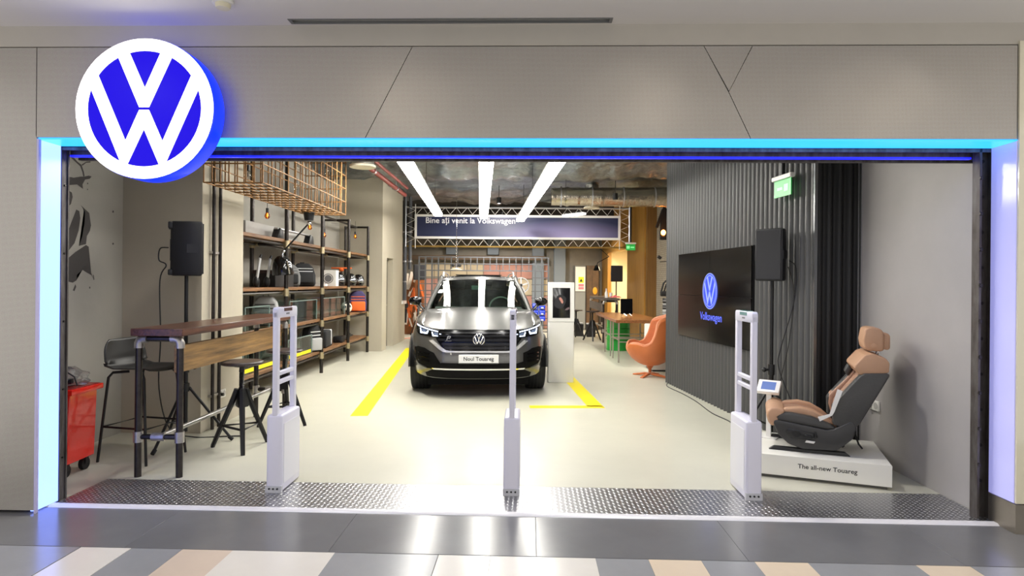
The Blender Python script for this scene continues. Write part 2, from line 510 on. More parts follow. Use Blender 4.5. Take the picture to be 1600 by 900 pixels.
# painted splash graphic on left wall, flat paint
def splash(pts):
    mb = MB(); mb.poly3([(-4.0485, y, z) for y, z in pts]); bmesh.ops.triangulate(mb.bm, faces=mb.bm.faces)
    mb.build('paint_splash', DARKP, wl, smooth=False)


SPLASH = [
    [(1.325, 1.720), (1.456, 1.806), (1.594, 1.879), (1.630, 1.865), (1.644, 1.731), (1.665, 1.623), (1.702, 1.561), (1.670, 1.598), (1.609, 1.622), (1.550, 1.646), (1.481, 1.604), (1.471, 1.547), (1.426, 1.527), (1.327, 1.543)],
    [(1.322, 1.910), (1.463, 2.195), (1.502, 2.184), (1.516, 2.120), (1.495, 2.003), (1.444, 1.886), (1.324, 1.768)],
    [(1.519, 2.243), (1.567, 2.216), (1.634, 2.182), (1.659, 2.068), (1.645, 2.016), (1.605, 1.963), (1.594, 1.887), (1.501, 1.865), (1.546, 1.958), (1.568, 2.059), (1.579, 2.159), (1.555, 2.206)],
    [(1.316, 2.478), (1.425, 2.478), (1.516, 2.504), (1.563, 2.512), (1.622, 2.531), (1.663, 2.530), (1.634, 2.503), (1.575, 2.486), (1.540, 2.435), (1.548, 2.395), (1.517, 2.406), (1.471, 2.424), (1.317, 2.391)],
    [(1.368, 2.678), (1.412, 2.671), (1.469, 2.634), (1.527, 2.613), (1.558, 2.553), (1.567, 2.516), (1.549, 2.510), (1.537, 2.549), (1.508, 2.598), (1.458, 2.621), (1.397, 2.649)],
    [(1.460, 1.514), (1.471, 1.490), (1.449, 1.450), (1.427, 1.458)],
    [(1.526, 2.616), (1.585, 2.654), (1.644, 2.669), (1.645, 2.659), (1.585, 2.644), (1.538, 2.608)],
    [(1.317, 2.368), (1.405, 2.341), (1.416, 2.302), (1.395, 2.235), (1.319, 2.178)],
    [(1.601, 2.461), (1.616, 2.463), (1.616, 2.450), (1.602, 2.448)],
    [(1.602, 2.404), (1.614, 2.406), (1.614, 2.395), (1.602, 2.393)],
    [(1.964, 2.242), (1.985, 2.245), (1.986, 2.225), (1.964, 2.223)],
    [(1.968, 1.923), (1.990, 1.924), (1.990, 1.907), (1.968, 1.905)],
    [(1.642, 1.489), (1.657, 1.489), (1.657, 1.472), (1.643, 1.472)],
    [(1.690, 1.607), (1.704, 1.595), (1.712, 1.556), (1.700, 1.553)],
]
for p_ in SPLASH: splash(p_)
struct(MB().b2(-4.05, -3.235, 2.13, 3.07, 0, 4.1).build('wall_pier', CONCB), 'beige concrete pier with two steel pipes', 'wall')
BLOCK = MB().b2(-4.05, -3.08, 9.72, 10.2, 0, 4.1).b2(-4.05, -3.08, 10.2, 10.92, 2.12, 4.1).b2(-4.05, -3.08, 10.92, 12.1, 0, 4.1).b2(-4.05, -3.3, 10.2, 10.92, 0, 2.12)
struct(BLOCK.build('wall_left_block', CONCB), 'beige wall block with a recessed door beyond the shelves', 'wall')
dr = struct(MB().b2(-3.3, -3.25, 10.25, 10.88, .01, 2.08).build('door_1', M('grey_door', (150, 142, 128), .5)), 'narrow recessed door in beige wall block', 'door')
MB().b2(-3.25, -3.22, 10.2, 10.25, 0, 2.12).b2(-3.25, -3.22, 10.87, 10.92, 0, 2.12).b2(-3.25, -3.22, 10.25, 10.87, 2.07, 2.12).build('door_frame', M('dark_door_frame', (66, 58, 50), .5), dr)
MB().cyl((-3.25, 10.8, 1.0), (-3.2, 10.8, 1.0), .012).cyl((-3.2, 10.82, 1.0), (-3.2, 10.7, 1.0), .01).build('door_handle', CHROME, dr)
MB().b2(-4.05, -3.08, 12.1, 12.5, 0, .98).build('wall_low', CONCB)['kind'] = 'structure'
struct(MB().b2(-4.3, -4.05, 9.7, 17.1, 0, 4.1).build('wall_left_far', CONC))
WB = struct(MB().b2(-4.3, 5.2, 17, 17.2, 0, 4.1).build('wall_back', M('back_wall_grey', (128, 122, 112), .8, noise=.1)), 'grey back wall with pink and beige panels', 'wall')
PK = M('pink_panel', (186, 136, 122), .7, noise=.08); BG = M('beige_panel', (190, 174, 146), .7, noise=.08)
pm = [MB().b2(-.27, .27, -.03, 0, -.27, .27).bevel(.02, 2).mesh('panel', m_) for m_ in (PK, BG)]
for i in range(8):
    for j in range(4):
        k = 0 if (j < 3 and i < 2) or (i > 3 and j > 2) or (j < 2) else 1
        part(pm[k], 'panel', WB, (-3.2 + i * .56, 17, .29 + j * .56))
PILM = M('blue_grey_column', (116, 124, 132), .6)
colm = MB().b2(-.2, .2, -.25, 0, 0, 3.4).bevel(.02, 1).mesh('column', PILM)
for x in (-2.3, -.9, .62, 1.35):
    part(colm, 'column' if x > 0 else 'column_stub', WB, (x, 16.99, 0 if x > 0 else 2.5), (0, 0, 0)).scale = (1, 1, 1 if x > 0 else .4)
MB().b2(-3.9, .85, 16.5, 16.75, 2.32, 2.46).build('wall_beam', M('brown_beam', (96, 78, 62), .7), None)['kind'] = 'structure'
DKCE = M('dark_void', (44, 40, 36), .9, noise=.2)
struct(MB().b2(-4.3, 5.2, 13.6, 17.1, 4.0, 4.1).build('ceiling_dark', DKCE))
struct(MB().b2(-4.05, 3.3, 15.4, 15.7, 2.98, 4.0).build('wall_bulkhead', DKCE), 'dark bulkhead behind the banner', 'wall')
struct(MB().b2(3.18, 3.4, .05, 1.72, 0, 4.1).build('wall_right', M('smooth_grey_wall', (176, 172, 170), .5, noise=.03)), 'smooth grey wall behind the car seat', 'wall')
# corrugated display wall
CWO = Vector((2.738, 1.64, 0)); CWD = Vector((-.0940, .9956, 0)); CWN = Vector((-.9956, -.0940, 0))


def cw(l, off, z):
    return CWO + CWD * l + CWN * off + Vector((0, 0, z))


CORR = M('grey_corrugated_sheet', (90, 90, 90), .45, .35)


def corrugated(p0, d, nrm_, length, name, mat, pitch=.1, amp=.022, z1=4.0):
    mb = MB(); n = int(length / pitch * 8)
    def fn(u, v):
        l = u * length
        ph = (l / pitch) % 1
        t = max(-1, min(1, 1.5 * sin(2 * pi * ph)))
        return p0 + d * l + nrm_ * (t * amp) + Vector((0, 0, v * z1))
    mb.grid(fn, n, 1)
    return mb.build(name, mat, None, ang=60)


struct(corrugated(CWO, CWD, CWN, 4.12, 'wall_display', CORR), 'grey corrugated metal display wall', 'wall')
struct(MB().prism([(2.36, 5.742), (2.77, 1.66), (3.18, 1.70), (3.18, 5.742)], 'z', 0, 4).build('wall_display_core', BLKM))
struct(corrugated(Vector((2.745, 1.635, 0)), Vector((1, .09, 0)).normalized(), Vector((.09, -1, 0)).normalized(), .42, 'wall_display_return', M('black_corrugated_sheet', (26, 26, 27), .5, .2), pitch=.1), 'black corrugated return beside the grey wall', 'wall')
struct(MB().b2(2.715, 2.742, 1.605, 1.635, 0, 4).build('trim_6', M('dark_angle', (120, 122, 124), .3, .8)))
struct(MB().b2(3.145, 3.18, 1.66, 1.70, 0, 4).build('trim_7', ALU))
struct(MB().b2(3.55, 3.75, 5.74, 12.15, 0, 4.1).build('wall_brick', bricktex('white_grey_brick', (176, 168, 150), (160, 152, 136), (120, 112, 98), 5)), 'pale small-brick wall behind the corrugated wall', 'wall')
struct(MB().b2(3.18, 3.75, 5.6, 5.74, 0, 4.1).build('wall_brick_end', BLKM))
# ochre veneer wall with lit opening
VD = Vector((-.45, 4.65, 0)).normalized()
def vw(t, off, z): return Vector((3.26, 12.15, 0)) + VD * t + Vector((VD.y, -VD.x, 0)) * off + Vector((0, 0, z))


def vbox(mb, t0, t1, z0, z1, o0=0., o1=.12):
    P_ = [vw(t, o_, z) for z in (z0, z1) for (t, o_) in ((t0, o0), (t1, o0), (t1, o1), (t0, o1))]
    mb.faces(P_, [(0, 1, 2, 3), (4, 5, 6, 7), (0, 1, 5, 4), (1, 2, 6, 5), (2, 3, 7, 6), (3, 0, 4, 7)])


mb = MB(); vbox(mb, 0, 1.66, 0, 4.0); vbox(mb, 1.66, 4.03, 2.57, 4.0); vbox(mb, 4.03, 4.85, 0, 4.0)
VW = struct(mb.build('wall_veneer', VENEER), 'ochre wood veneer wall with a lit opening', 'wall')
MB().b2(3.30, 3.56, 12.0, 12.15, 0, 4.0).build('pilaster', wood('dark_veneer', (138, 100, 48), (112, 78, 36), 2, .45, 'z'), VW)
mb = MB(); vbox(mb, 1.5, 4.2, 0, 2.8, .75, .85); vbox(mb, 1.5, 1.6, 0, 2.8, .12, .8); vbox(mb, 4.1, 4.2, 0, 2.8, .12, .8); vbox(mb, 1.5, 4.2, 2.7, 2.8, .12, .8)
struct(mb.build('wall_alcove', M('cream_wall', (230, 214, 178), .7)), 'cream alcove wall inside the lit opening', 'wall')

# ---- foil ceiling
FOIL = M('aluminium_foil', (138, 146, 152), .3, .9, noise=.35, nscale=7, bump=1.0, bscale=9)
rs = random.Random(3)
NZ = [[rs.random() for _ in range(90)] for _ in range(70)]


def foilz(u, v):
    x = -4.2 + u * 7.95; y = .3 + v * 13.3
    n = .05 * sin(1.7 * x + .6 * sin(1.3 * y)) * sin(1.15 * y + .5 * x) + .025 * sin(5.1 * y + 2 * sin(x * 1.3)) + .02 * sin(7.3 * x + 3 * sin(y)) 
    n += .06 * (NZ[int(u * 69)][int(v * 89)] - .5)
    sag = -.16 * max(0, sin((y - 1) * pi / 3.0)) ** 6
    return Vector((x, y, 3.86 + n + sag))


cl = struct(MB().grid(foilz, 69, 89).build('ceiling', FOIL, ang=180), 'crinkled silver foil insulation over the ceiling', 'ceiling')
struct(MB().b2(-4.3, 5.2, 0, 13.6, 4.1, 4.2).build('ceiling_slab', DKCE))
struct(MB().b2(-4.3, 3.4, .02, .05, 2.49, 4.1).build('wall_front_inner', CONC))

# ================================================================== LAMPS OF THE SHOP, ADDED FILL SPOTS
STRIP = EMIT('led_tube_white', (255, 252, 244), 25)
for i, (x0, y0, y1, lb) in enumerate([(-1.36, 1.6, 10.33, 'leftmost of the three long white light strips over the car'),
                                      (-.30, 1.6, 10.85, 'middle one of the three long white light strips over the car'),
                                      (.62, 1.6, 11.5, 'rightmost of the three long white light strips over the car')]):
    L = y1 - y0
    r = root('strip_light', (x0, y0, 3.1), radians(3.6))
    tag(r, lb, 'light', 'long strip lights over the car')
    n = 4
    for k in range(n):
        a, b = L * k / n + .006, L * (k + 1) / n - .006
        MB().b2(-.095, .095, a, b, 0, .05).bevel(.01, 2).build('diffuser', STRIP, r)
    MB().b2(-.1, .1, 0, L, .05, .075).build('housing', WHITE, r)
    for k in range(4):
        MB().cyl((0, L * (k + .5) / 4, .07), (0, L * (k + .5) / 4, .75), .004, n=5).build('suspension_wire', BLK, r)
r = root('strip_light', (1.28, 8.3, 2.96), radians(38)); tag(r, 'short tilted light strip hanging in front of the banner', 'light')
MB().box((0, .3, 0), (.09, .62, .04)).bevel(.008, 2).build('diffuser', EMIT('led_tube_dim', (255, 246, 236), 6), r)
MB().box((0, .3, .03), (.095, .62, .02)).build('housing', BLK, r)
MB().cyl((0, .55, .04), (0, .55, .9), .004, n=5).build('suspension_wire', BLK, r)
def area(loc, size, power, col, rot=(0, 0, 0)):
    l = bpy.data.lights.new('lamp_light', 'AREA'); l.shape = 'RECTANGLE'; l.size = size[0]; l.size_y = size[1]; l.energy = power; l.color = col
    o = bpy.data.objects.new('lamp_light', l); COL.objects.link(o); o.location = loc; o.rotation_euler = rot
    return o


# added fill spots to brighten pier, shelves, banner and back wall
for i, (x, y, p, c, tilt) in enumerate([(*q, 0) if len(q) == 4 else q for q in [(-2.4, 1.0, 7, (1, .96, .9)), (-2.2, 4.2, 30, (1, .95, .87)), (-2.0, 7.5, 30, (1, .95, .87)), (1.2, 1.0, 20, (1, .97, .94)), (2.1, 9.6, 42, (1, .92, .8)), (2.6, 3.4, 0, (1, 1, 1)), (-.5, 10.4, 40, (1, .95, .9), 62), (-2.4, 13.4, 40, (1, .92, .8), 25), (2.2, 14.4, 30, (1, .9, .74), 20), (-.5, 13.4, 70, (1, .94, .86), 42), (1.6, 10.4, 30, (1, .95, .9), 62)]]):
    if not p: continue
    r = root('fill_spot', (x, y, 3.42))
    tag(r, 'added black fill spot under the shop ceiling ' + ['near the rusty cage front', 'behind the rusty cage', 'over the far shelf bays', 'in front of the corrugated wall', 'over the wooden work table', '', 'in front of the banner', 'behind the wall block', 'over the far bar table', 'behind the banner', 'left of the foil duct'][i], 'spotlight', 'added fill spots')
    MB().lathe([(.0, .14), (.055, .14), (.055, 0), (.05, 0), (.05, .03), (0, .03)], 16).build('housing', BLK, r)
    MB().cyl((0, 0, .14), (0, 0, .42), .008, n=6).build('stem', BLK, r)
    MB().lathe([(0, .028), (.048, .028), (.048, .024), (0, .024)], 16).build('lens', EMIT('fill_spot_lens', (255, 236, 200), 8), r)
    l = bpy.data.lights.new('fill_beam', 'SPOT'); l.energy = p * 9; l.color = c; l.spot_size = radians(125); l.spot_blend = .9; l.shadow_soft_size = .12
    lo = bpy.data.objects.new('fill_beam', l); COL.objects.link(lo); lo.location = (x, y, 3.40); lo.rotation_euler = (radians(tilt), 0, 0)
al = area(tuple(vw(2.4, .45, 2.62)), (.5, 1.4), 60, (1, .80, .5))
# ================================================================== ROUND SIGN
R_ = .447
sg = root('round_sign', mallp(-2.377, -.29, 2.641), MR)
tag(sg, 'large round illuminated blue and white emblem sign on the perforated facade', 'sign')
MB().lathe([(0, .0), (R_ - .006, .0), (R_, .006), (R_, .13), (0, .13)], 96, axis='y').build('sign_box', EMIT('sign_blue_side', (8, 44, 232), 1.7, (8, 20, 80)), sg, ang=50)
SGW = EMIT('sign_white', (255, 255, 255), 2.3)
MB().lathe([(0, -.002), (R_ * .84, -.002), (R_ * .84, .002), (0, .002)], 96, axis='y').build('blue_face', EMIT('sign_blue', (40, 20, 250), .85, (4, 3, 30)), sg)
MATS['sign_blue'].node_tree.nodes['Principled BSDF'].inputs['Specular IOR Level'].default_value = .08
emblem(R_ - .004, lambda x, z: Vector((x, -.006, z)), sg, SGW)
# ================================================================== SECURITY GATES
def gate():
    r = root('security_gate', (0, 0, 0))
    MB().b2(-.058, .058, 0, .37, .0, .57).bevel(.02, 3).build('pedestal', LILAC, r)
    MB().b2(-.0605, -.056, .04, .33, .06, .5).b2(.056, .0605, .04, .33, .06, .5).build('side_cover', M('pale_plastic_cover', (228, 227, 232), .4), r)
    MB().b2(-.06, .06, -.006, .02, .0, .05).build('floor_clamp', M('grey_clamp', (190, 190, 194), .4), r)
    sc = MB().cyl((0, -.006, 0), (0, -.012, 0), .007, n=8).mesh('screw', BLKM)
    for x in (-.03, .0, .03): part(sc, 'screw', r, (x, 0, .03))
    up = MB().b2(-.02, .02, -.025, .025, .0, .80).bevel(.008, 2).mesh('upright', LILAC)
    part(up, 'upright', r, (0, .03, .53)); part(up, 'upright', r, (0, .36, .53))
    hd = MB().prism([(.005, 1.28), (.385, 1.28), (.385, 1.345), (.37, 1.36), (.02, 1.36), (.005, 1.345)], 'x', -.021, .021).bevel(.006, 2).build('head', LILAC, r)
    MB().b2(-.018, .018, .11, .28, 1.356, 1.364).b2(-.0235, .0235, .12, .27, 1.328, 1.352).build('alarm_lens', M('dark_red_lens', (74, 30, 30), .2), hd)
    MB().b2(-.0225, .0225, .16, .22, 1.303, 1.315).build('label_plate', M('grey_plate', (110, 110, 116), .4), hd)
    cb = MB().b2(-.014, .014, .04, .35, -.016, .016).bevel(.005, 1).mesh('crossbar', LILAC)
    part(cb, 'crossbar', r, (0, 0, .80)); part(cb, 'crossbar', r, (0, 0, .865))
    return r


g0 = gate()
for i, (x, y, lb) in enumerate([(-1.80, .355, 'white security antenna gate standing next to the bar table'), (-.055, .385, 'white security antenna gate seen edge-on in front of the car'),
                                (1.70, .385, 'white security antenna gate beside the car seat platform')]):
    r = g0 if i == 0 else copy_tree(g0)
    r.location = mallp(x, y, .004); r.rotation_euler = (0, 0, MR)
    tag(r, lb, 'security gate', 'anti-theft gates on the tread plate')
    if i == 2:
        for h in r.children:
            if h.name.startswith('head'):
                for q in h.children:
                    if q.name.startswith('alarm'):
                        q.data = q.data.copy(); q.data.materials.clear(); q.data.materials.append(M('teal_lens', (70, 120, 118), .15))

# ================================================================== BAR TABLE (front left)
def bar_table(name, label, length, mat_top, mat_pan, w=.33, left_board=False):
    r = root(name, (0, 0, 0)); tag(r, label, 'table')
    x1 = w
    MB().b2(-.02, x1 + .06, -.08, length + .08, 1.12, 1.178).bevel(.004, 1).build('tabletop', mat_top, r)
    for y in (0, length):
        for x in (0, x1):
            lg = MB().cyl((x, y, 0), (x, y, 1.06), .026, n=16).build('leg', PIPE, r)
            MB().cyl((x, y, .275), (x, y, .36), .036, n=16).build('tee_fitting', FIT, lg)
            sx = 1 if x == 0 else -1
            MB().tube([(x, y, 1.02), (x, y, 1.06), (x + sx * .012, y, 1.085), (x + sx * .04, y, 1.095), (x + sx * .07, y, 1.095)], .034, 12).build('elbow_fitting', FIT, lg)
        MB().cyl((0, y, 1.095), (x1, y, 1.095), .024, n=12).build('top_pipe', PIPE, r)
        MB().cyl((0, y, .317), (x1, y, .317), .022, n=12).build('stretcher', PIPE, r)
        MB().cyl((x1 / 2 - .05, y, .317), (x1 / 2 + .05, y, .317), .034, n=12).build('stretcher_fitting', FIT, r)
    MB().cyl((x1 / 2, 0, .317), (x1 / 2, length, .317), .02, n=12).build('foot_rail', M('worn_steel', (170, 168, 166), .3, .85), r)
    if not left_board: MB().b2(x1 - .07, x1 - .03, .04, length - .03, .82, 1.035).build('modesty_board', mat_pan, r)
    if left_board: MB().b2(-.035, .0, .02, length - .03, .82, 1.035).build('modesty_board', mat_pan, r)
    return r


t = bar_table('bar_table', 'long dark wood bar table on steel pipe legs by left entrance', 2.2, TOPW, PANW)
t.location = (-3.01, .73, 0)

# bar chair with shell
ch = root('bar_chair', (-3.30, 1.27, 0), radians(-12)); tag(ch, 'black plastic shell bar chair behind the pipe-leg bar table', 'chair')
def shell(u, v):
    # v: 0 front edge of the seat .. 1 top of back ; u across
    xx = (u - .5) * 2
    prof = [(.25, .775), (.2, .79), (.05, .785), (-.1, .78), (-.18, .80), (-.215, .86), (-.225, .92), (-.235, .98), (-.245, 1.04)]
    k = v * (len(prof) - 1); i = min(int(k), len(prof) - 2); f = k - i
    y = prof[i][0] * (1 - f) + prof[i + 1][0] * f; z = prof[i][1] * (1 - f) + prof[i + 1][1] * f
    hw = .205 + .02 * sin(v * pi) 
    if v > .7: hw *= sqrt(1 - ((v - .7) / .3) ** 3 * .45)
    cup = .035 * xx * xx
    return Vector((y + (cup if v > .55 else 0), xx * hw, z + (cup * .6 if v <= .55 else 0)))


MB().grid(shell, 14, 24).build('shell', M('dark_grey_shell', (40, 39, 38), .42), ch, solid=.008, ang=80)
for sx in (-1, 1):
    for sy in (-1, 1):
        MB().tube([(sx * .05, sy * .1, .765), (sx * .15, sy * .17, .76), (sx * .18, sy * .185, .72), (sx * .245, sy * .225, 0)], .0115, 8).build('leg', BLKM, ch)
MB().tube([(.216, .206, .3), (.216, -.206, .3), (-.216, -.206, .3), (-.216, .206, .3)], .009, 8, closed=True).build('footrest', BLKM, ch)

# swivel stools
def stool(h=.80):
    r = root('swivel_stool', (0, 0, 0))
    MB().lathe([(0, h - .02), (.17, h - .022), (.19, h - .012), (.19, h + .002), (.18, h + .012), (0, h + .012)], 32).build('seat', wood('stool_seat_wood', (70, 58, 54), (48, 40, 38), 4, .35, 'x'), r)
    MB().cyl((0, 0, h - .04), (0, 0, h - .02), .07, n=16).build('seat_plate', BLKM, r)
    pr = []
    for k in range(22):
        z = .40 + k * .0145
        pr += [(.019, z), (.024, z + .007)]
    MB().lathe([(0, .38)] + pr + [(.019, h - .04), (0, h - .04)], 14).build('screw_spindle', BLKM, r)
    MB().lathe([(0, .56), (.035, .56), (.05, .50), (.075, .40), (.06, .38), (0, .38)], 3).build('hub', BLKM, r)
    for k in range(3):
        a = 2 * pi * k / 3 + .3
        p = Vector((cos(a), sin(a), 0))
        MB().tube([p * .045 + Vector((0, 0, .55)), p * .08 + Vector((0, 0, .45)), p * .27 + Vector((0, 0, 0.02)), p * .275], [.024, .027, .02, .019], 6).build('leg', BLKM, r)
    pts = [(Vector((cos(2 * pi * k / 3 + .3), sin(2 * pi * k / 3 + .3), 0)) * .19 + Vector((0, 0, .205))) for k in range(3)]
    MB().tube(pts, .012, 6, closed=True).build('footrest', BLKM, r)
    return r


s0 = stool()
s0.location = (-2.58, 1.60, 0); s0.rotation_euler = (0, 0, radians(-80)); tag(s0, 'black swivel stool with round seat at near right side of bar table', 'stool', 'swivel stools at the bar tables')
s1 = copy_tree(s0); s1.location = (-2.56, 2.60, 0); s1.rotation_euler = (0, 0, radians(-36)); tag(s1, 'black swivel stool partly hidden behind the left security gate', 'stool', 'swivel stools at the bar tables')
s2 = copy_tree(s0); s2.location = (2.0, 12.85, 0); s2.rotation_euler = (0, 0, radians(10)); tag(s2, 'black swivel stool in front of the far bar table', 'stool', 'swivel stools at the bar tables')
s3 = copy_tree(s0); s3.location = (1.62, 13.6, 0); s3.rotation_euler = (0, 0, radians(70)); tag(s3, 'black swivel stool half hidden behind the white kiosk', 'stool', 'swivel stools at the bar tables')

# red trolley
tr = root('tool_trolley', (-3.70, .82, 0), radians(2)); tag(tr, 'red metal trolley on castors behind the left steel jamb', 'trolley')
MB().prism([(-.25, .08), (.19, .11), (.21, .66), (-.25, .66)], 'y', -.20, .13).bevel(.006, 1).build('body', RED, tr)
MB().b2(-.27, .245, -.23, .16, .655, .70).bevel(.008, 2).build('rim', RED, tr)
MB().b2(-.25, .225, -.21, .14, .695, .704).build('tray', M('dark_red', (150, 20, 16), .4), tr)
cm = MB().lathe([(0, -.016), (.05, -.016), (.05, .016), (0, .016)], 16, axis='x').mesh('castor', RUB)
for x, y in ((-.18, -.15), (.14, -.15), (-.18, .08), (.14, .08)):
    c = part(cm, 'castor', tr, (x, y, .05))
    MB().b2(-.025, -.018, -.02, .02, .0, .07).b2(.018, .025, -.02, .02, .0, .07).b2(-.025, .025, -.02, .02, .05, .07).build('fork', BLKM, c)
rv = MB().cyl((0, 0, 0), (0, -.004, 0), .007, n=8).mesh('rivet', CHROME)
for x in (-.1, .14):
    for z in (.54, .58): part(rv, 'rivet', tr, (x, -.20, z))
MB().cyl((-.06, -.228, .665), (-.06, -.236, .665), .02, n=12).build('bumper_cap', BLK, tr)
bg = root('plastic_bag', (-3.62, .79, .706), .3); tag(bg, 'crumpled clear plastic bag with cable on the red trolley', 'bag')
mb = MB(); rr = random.Random(5)
bmesh.ops.create_icosphere(mb.bm, subdivisions=3, radius=1, matrix=Matrix.Diagonal((.15, .11, .085, 1)))
for v in mb.bm.verts:
    v.co *= .75 + .45 * rr.random(); v.co.z = max(v.co.z + .06, 0.002)
mb.build('bag', GLASS('clear_plastic', (236, 236, 240), .2, .15), bg, ang=10)
MB().tube([(-.12, -.12, .01), (-.13, -.13, .10), (-.08, -.13, .17), (.0, -.12, .15), (.08, -.1, .08), (.10, -.1, .01)], .006, 6).build('cable', BLK, bg)
MB().b2(-.03, .03, -.02, .03, .01, .05).build('plug', BLK, bg)

# ================================================================== LOUDSPEAKERS
def speaker(name, loc, rz, label, stand_label, h, feet, w=.34, hh=.52, d=.32, reach=.45, spread=1.0, rot0=.3):
    s = root(name, (loc[0], loc[1], h), rz); tag(s, label, 'speaker')
    prof = [(-w / 2, -d / 2), (w / 2, -d / 2), (w / 2, -.02), (w / 2 - .07, d / 2), (-w / 2 + .07, d / 2), (-w / 2, -.02)]
    MB().prism(prof, 'z', 0, hh).bevel(.02, 2).build('cabinet', M('speaker_black', (24, 24, 28), .55, bump=.1, bscale=200), s)
    MB().prism([(-w / 2 + .02, -d / 2 - .008), (w / 2 - .02, -d / 2 - .008), (w / 2 - .02, -d / 2), (-w / 2 + .02, -d / 2)], 'z', .02, hh - .02).build('grille', M('speaker_grille', (30, 30, 36), .6, bump=.4, bscale=400), s)
    for sx in (-1, 1):
        MB().b2(sx * (w / 2 - .003), sx * (w / 2 + .003), -.10, .0, hh * .42, hh * .58).build('handle_recess', BLK, s)
    MB().b2(-w / 2 + .06, w / 2 - .06, d / 2 - .02, d / 2 + .02, hh - .07, hh - .005).bevel(.01, 2).build('rear_bumper', BLK, s)
    MB().b2(-w / 2 + .06, w / 2 - .06, d / 2 - .02, d / 2 + .02, .005, .06).bevel(.01, 2).build('rear_bumper', BLK, s)
    MB().b2(-.06, .06, d / 2 - .005, d / 2 + .004, .14, .34).build('connector_panel', BLKM, s)
    t_ = root('speaker_stand', (loc[0], loc[1], 0), rot0); tag(t_, stand_label, 'stand')
    MB().cyl((0, 0, .12), (0, 0, .75), .022, n=12).cyl((0, 0, .70), (0, 0, h), .0175, n=12).build('pole', BLKM, t_)
    MB().cyl((0, 0, .68), (0, 0, .78), .032, n=12).build('collar', BLK, t_)
    MB().cyl((.02, 0, .73), (.07, 0, .73), .012, n=8).ball((.075, 0, .73), .024, 10, 8).build('knob', BLK, t_)
    MB().cyl((0, 0, .5), (0, 0, .58), .034, n=12).build('leg_collar', BLK, t_)
    for k in range(3):
        a = 2 * pi * k / 3
        p = Vector((cos(a), sin(a), 0))
        lg = MB().tube([p * .03 + Vector((0, 0, .54)), p * reach + Vector((0, 0, .025))], .013, 8).build('leg', BLKM, t_)
        MB().tube([Vector((0, 0, .18)), p * (reach * .56) + Vector((0, 0, .26))], .008, 6).build('brace', BLKM, t_)
        MB().cyl(p * (reach - .02) + Vector((0, 0, .045)), p * (reach + .015) + Vector((0, 0, .012)), .018, n=8).build('rubber_foot', RUB, lg)
    return s


speaker('loudspeaker', (-3.17, 1.72), radians(118), 'black loudspeaker turned sideways above the bar table', 'black tripod speaker stand behind the bar table', 1.60, None, w=.30, d=.27, hh=.51, reach=.40, rot0=radians(20))
speaker('loudspeaker', (2.48, 1.98), radians(-40), 'black loudspeaker in front of the corrugated wall', 'black tripod speaker stand beside the car seat', 1.60, None, w=.27, d=.22, hh=.51, reach=.35, rot0=radians(187))
speaker('loudspeaker', (2.82, 14.0), radians(0), 'black loudspeaker in front of the lit cream opening', 'thin speaker stand behind the far bar table', 1.62, None, w=.33, hh=.47, reach=.3, rot0=1.0)
speaker('loudspeaker', (-2.95, 13.9), radians(20), 'black loudspeaker left of the pipe grid behind the car', 'speaker stand left of the pipe grid', 1.62, None, w=.32, hh=.45, reach=.3, rot0=.4)
def cable(name, label, pts, r=.005, mat=None):
    P_ = [Vector(p) for p in pts]; out = []
    for i in range(len(P_) - 1):
        a = P_[max(i - 1, 0)]; b = P_[i]; c = P_[i + 1]; d = P_[min(i + 2, len(P_) - 1)]
        for k in range(6):
            t_ = k / 6
            out.append(.5 * ((2 * b) + (c - a) * t_ + (2 * a - 5 * b + 4 * c - d) * t_ ** 2 + (3 * b - a - 3 * c + d) * t_ ** 3))
    out.append(P_[-1])
    o = MB().tube(out, r, 6).build(name, mat or BLK); tag(o, label, 'cable'); return o


cable('speaker_cable', 'black cable hanging from the speaker above the bar table', [(-3.38, 1.78, 1.87), (-3.46, 1.78, 1.86), (-3.47, 1.78, 1.75), (-3.40, 1.78, 1.70), (-3.46, 1.78, 1.55), (-3.46, 1.8, 1.0), (-3.5, 1.85, .5), (-3.42, 1.9, .1), (-3.2, 1.95, .008), (-2.9, 2.0, .008), (-2.75, 2.02, .008)], .006)
cable('speaker_cable', 'black cable running down behind the right loudspeaker', [(2.61, 1.9, 1.80), (2.67, 1.88, 1.72), (2.66, 1.9, 1.4), (2.56, 1.95, .95), (2.54, 1.95, .75), (2.62, 1.8, .4), (2.68, 1.68, .1), (2.66, 1.5, .006)], .005)
cable('speaker_cable', 'thin black cable looping below the right loudspeaker', [(2.61, 1.92, 1.74), (2.68, 1.95, 1.5), (2.66, 2.0, 1.0), (2.60, 2.05, .6), (2.62, 2.1, .2), (2.6, 2.2, .006)], .004)
cable('floor_cable', 'thin black cable lying along the foot of corrugated wall', [(2.34, 5.65, .006), (2.26, 5.3, .006), (2.33, 4.7, .006), (2.36, 4.1, .006), (2.34, 3.4, .006), (2.40, 2.9, .006), (2.30, 2.5, .006), (2.2, 2.25, .006)], .006)

# sockets on walls
def socket(loc, rz, label):
    r = root('wall_socket', loc, rz); tag(r, label, 'socket', 'wall sockets')
    MB().b2(-.08, .08, -.02, 0, -.045, .045).bevel(.006, 2).build('plate', SOCKW, r)
    for x in (-.04, .04):
        MB().lathe([(.03, -.0205), (.03, -.022), (.0, -.022)], 16, (x, 0, 0), 'y').build('outlet', M('socket_grey', (190, 188, 182), .5), r)
    MB().cyl((-.04, -.02, 0), (-.04, -.05, 0), .018, n=10).build('plug', BLK, r)
    return r


socket((-3.233, 2.55, .33), radians(90), 'white double socket low on the beige pier')
socket((3.178, 1.42, .50), radians(-90), 'white socket on smooth grey wall behind the car seat')
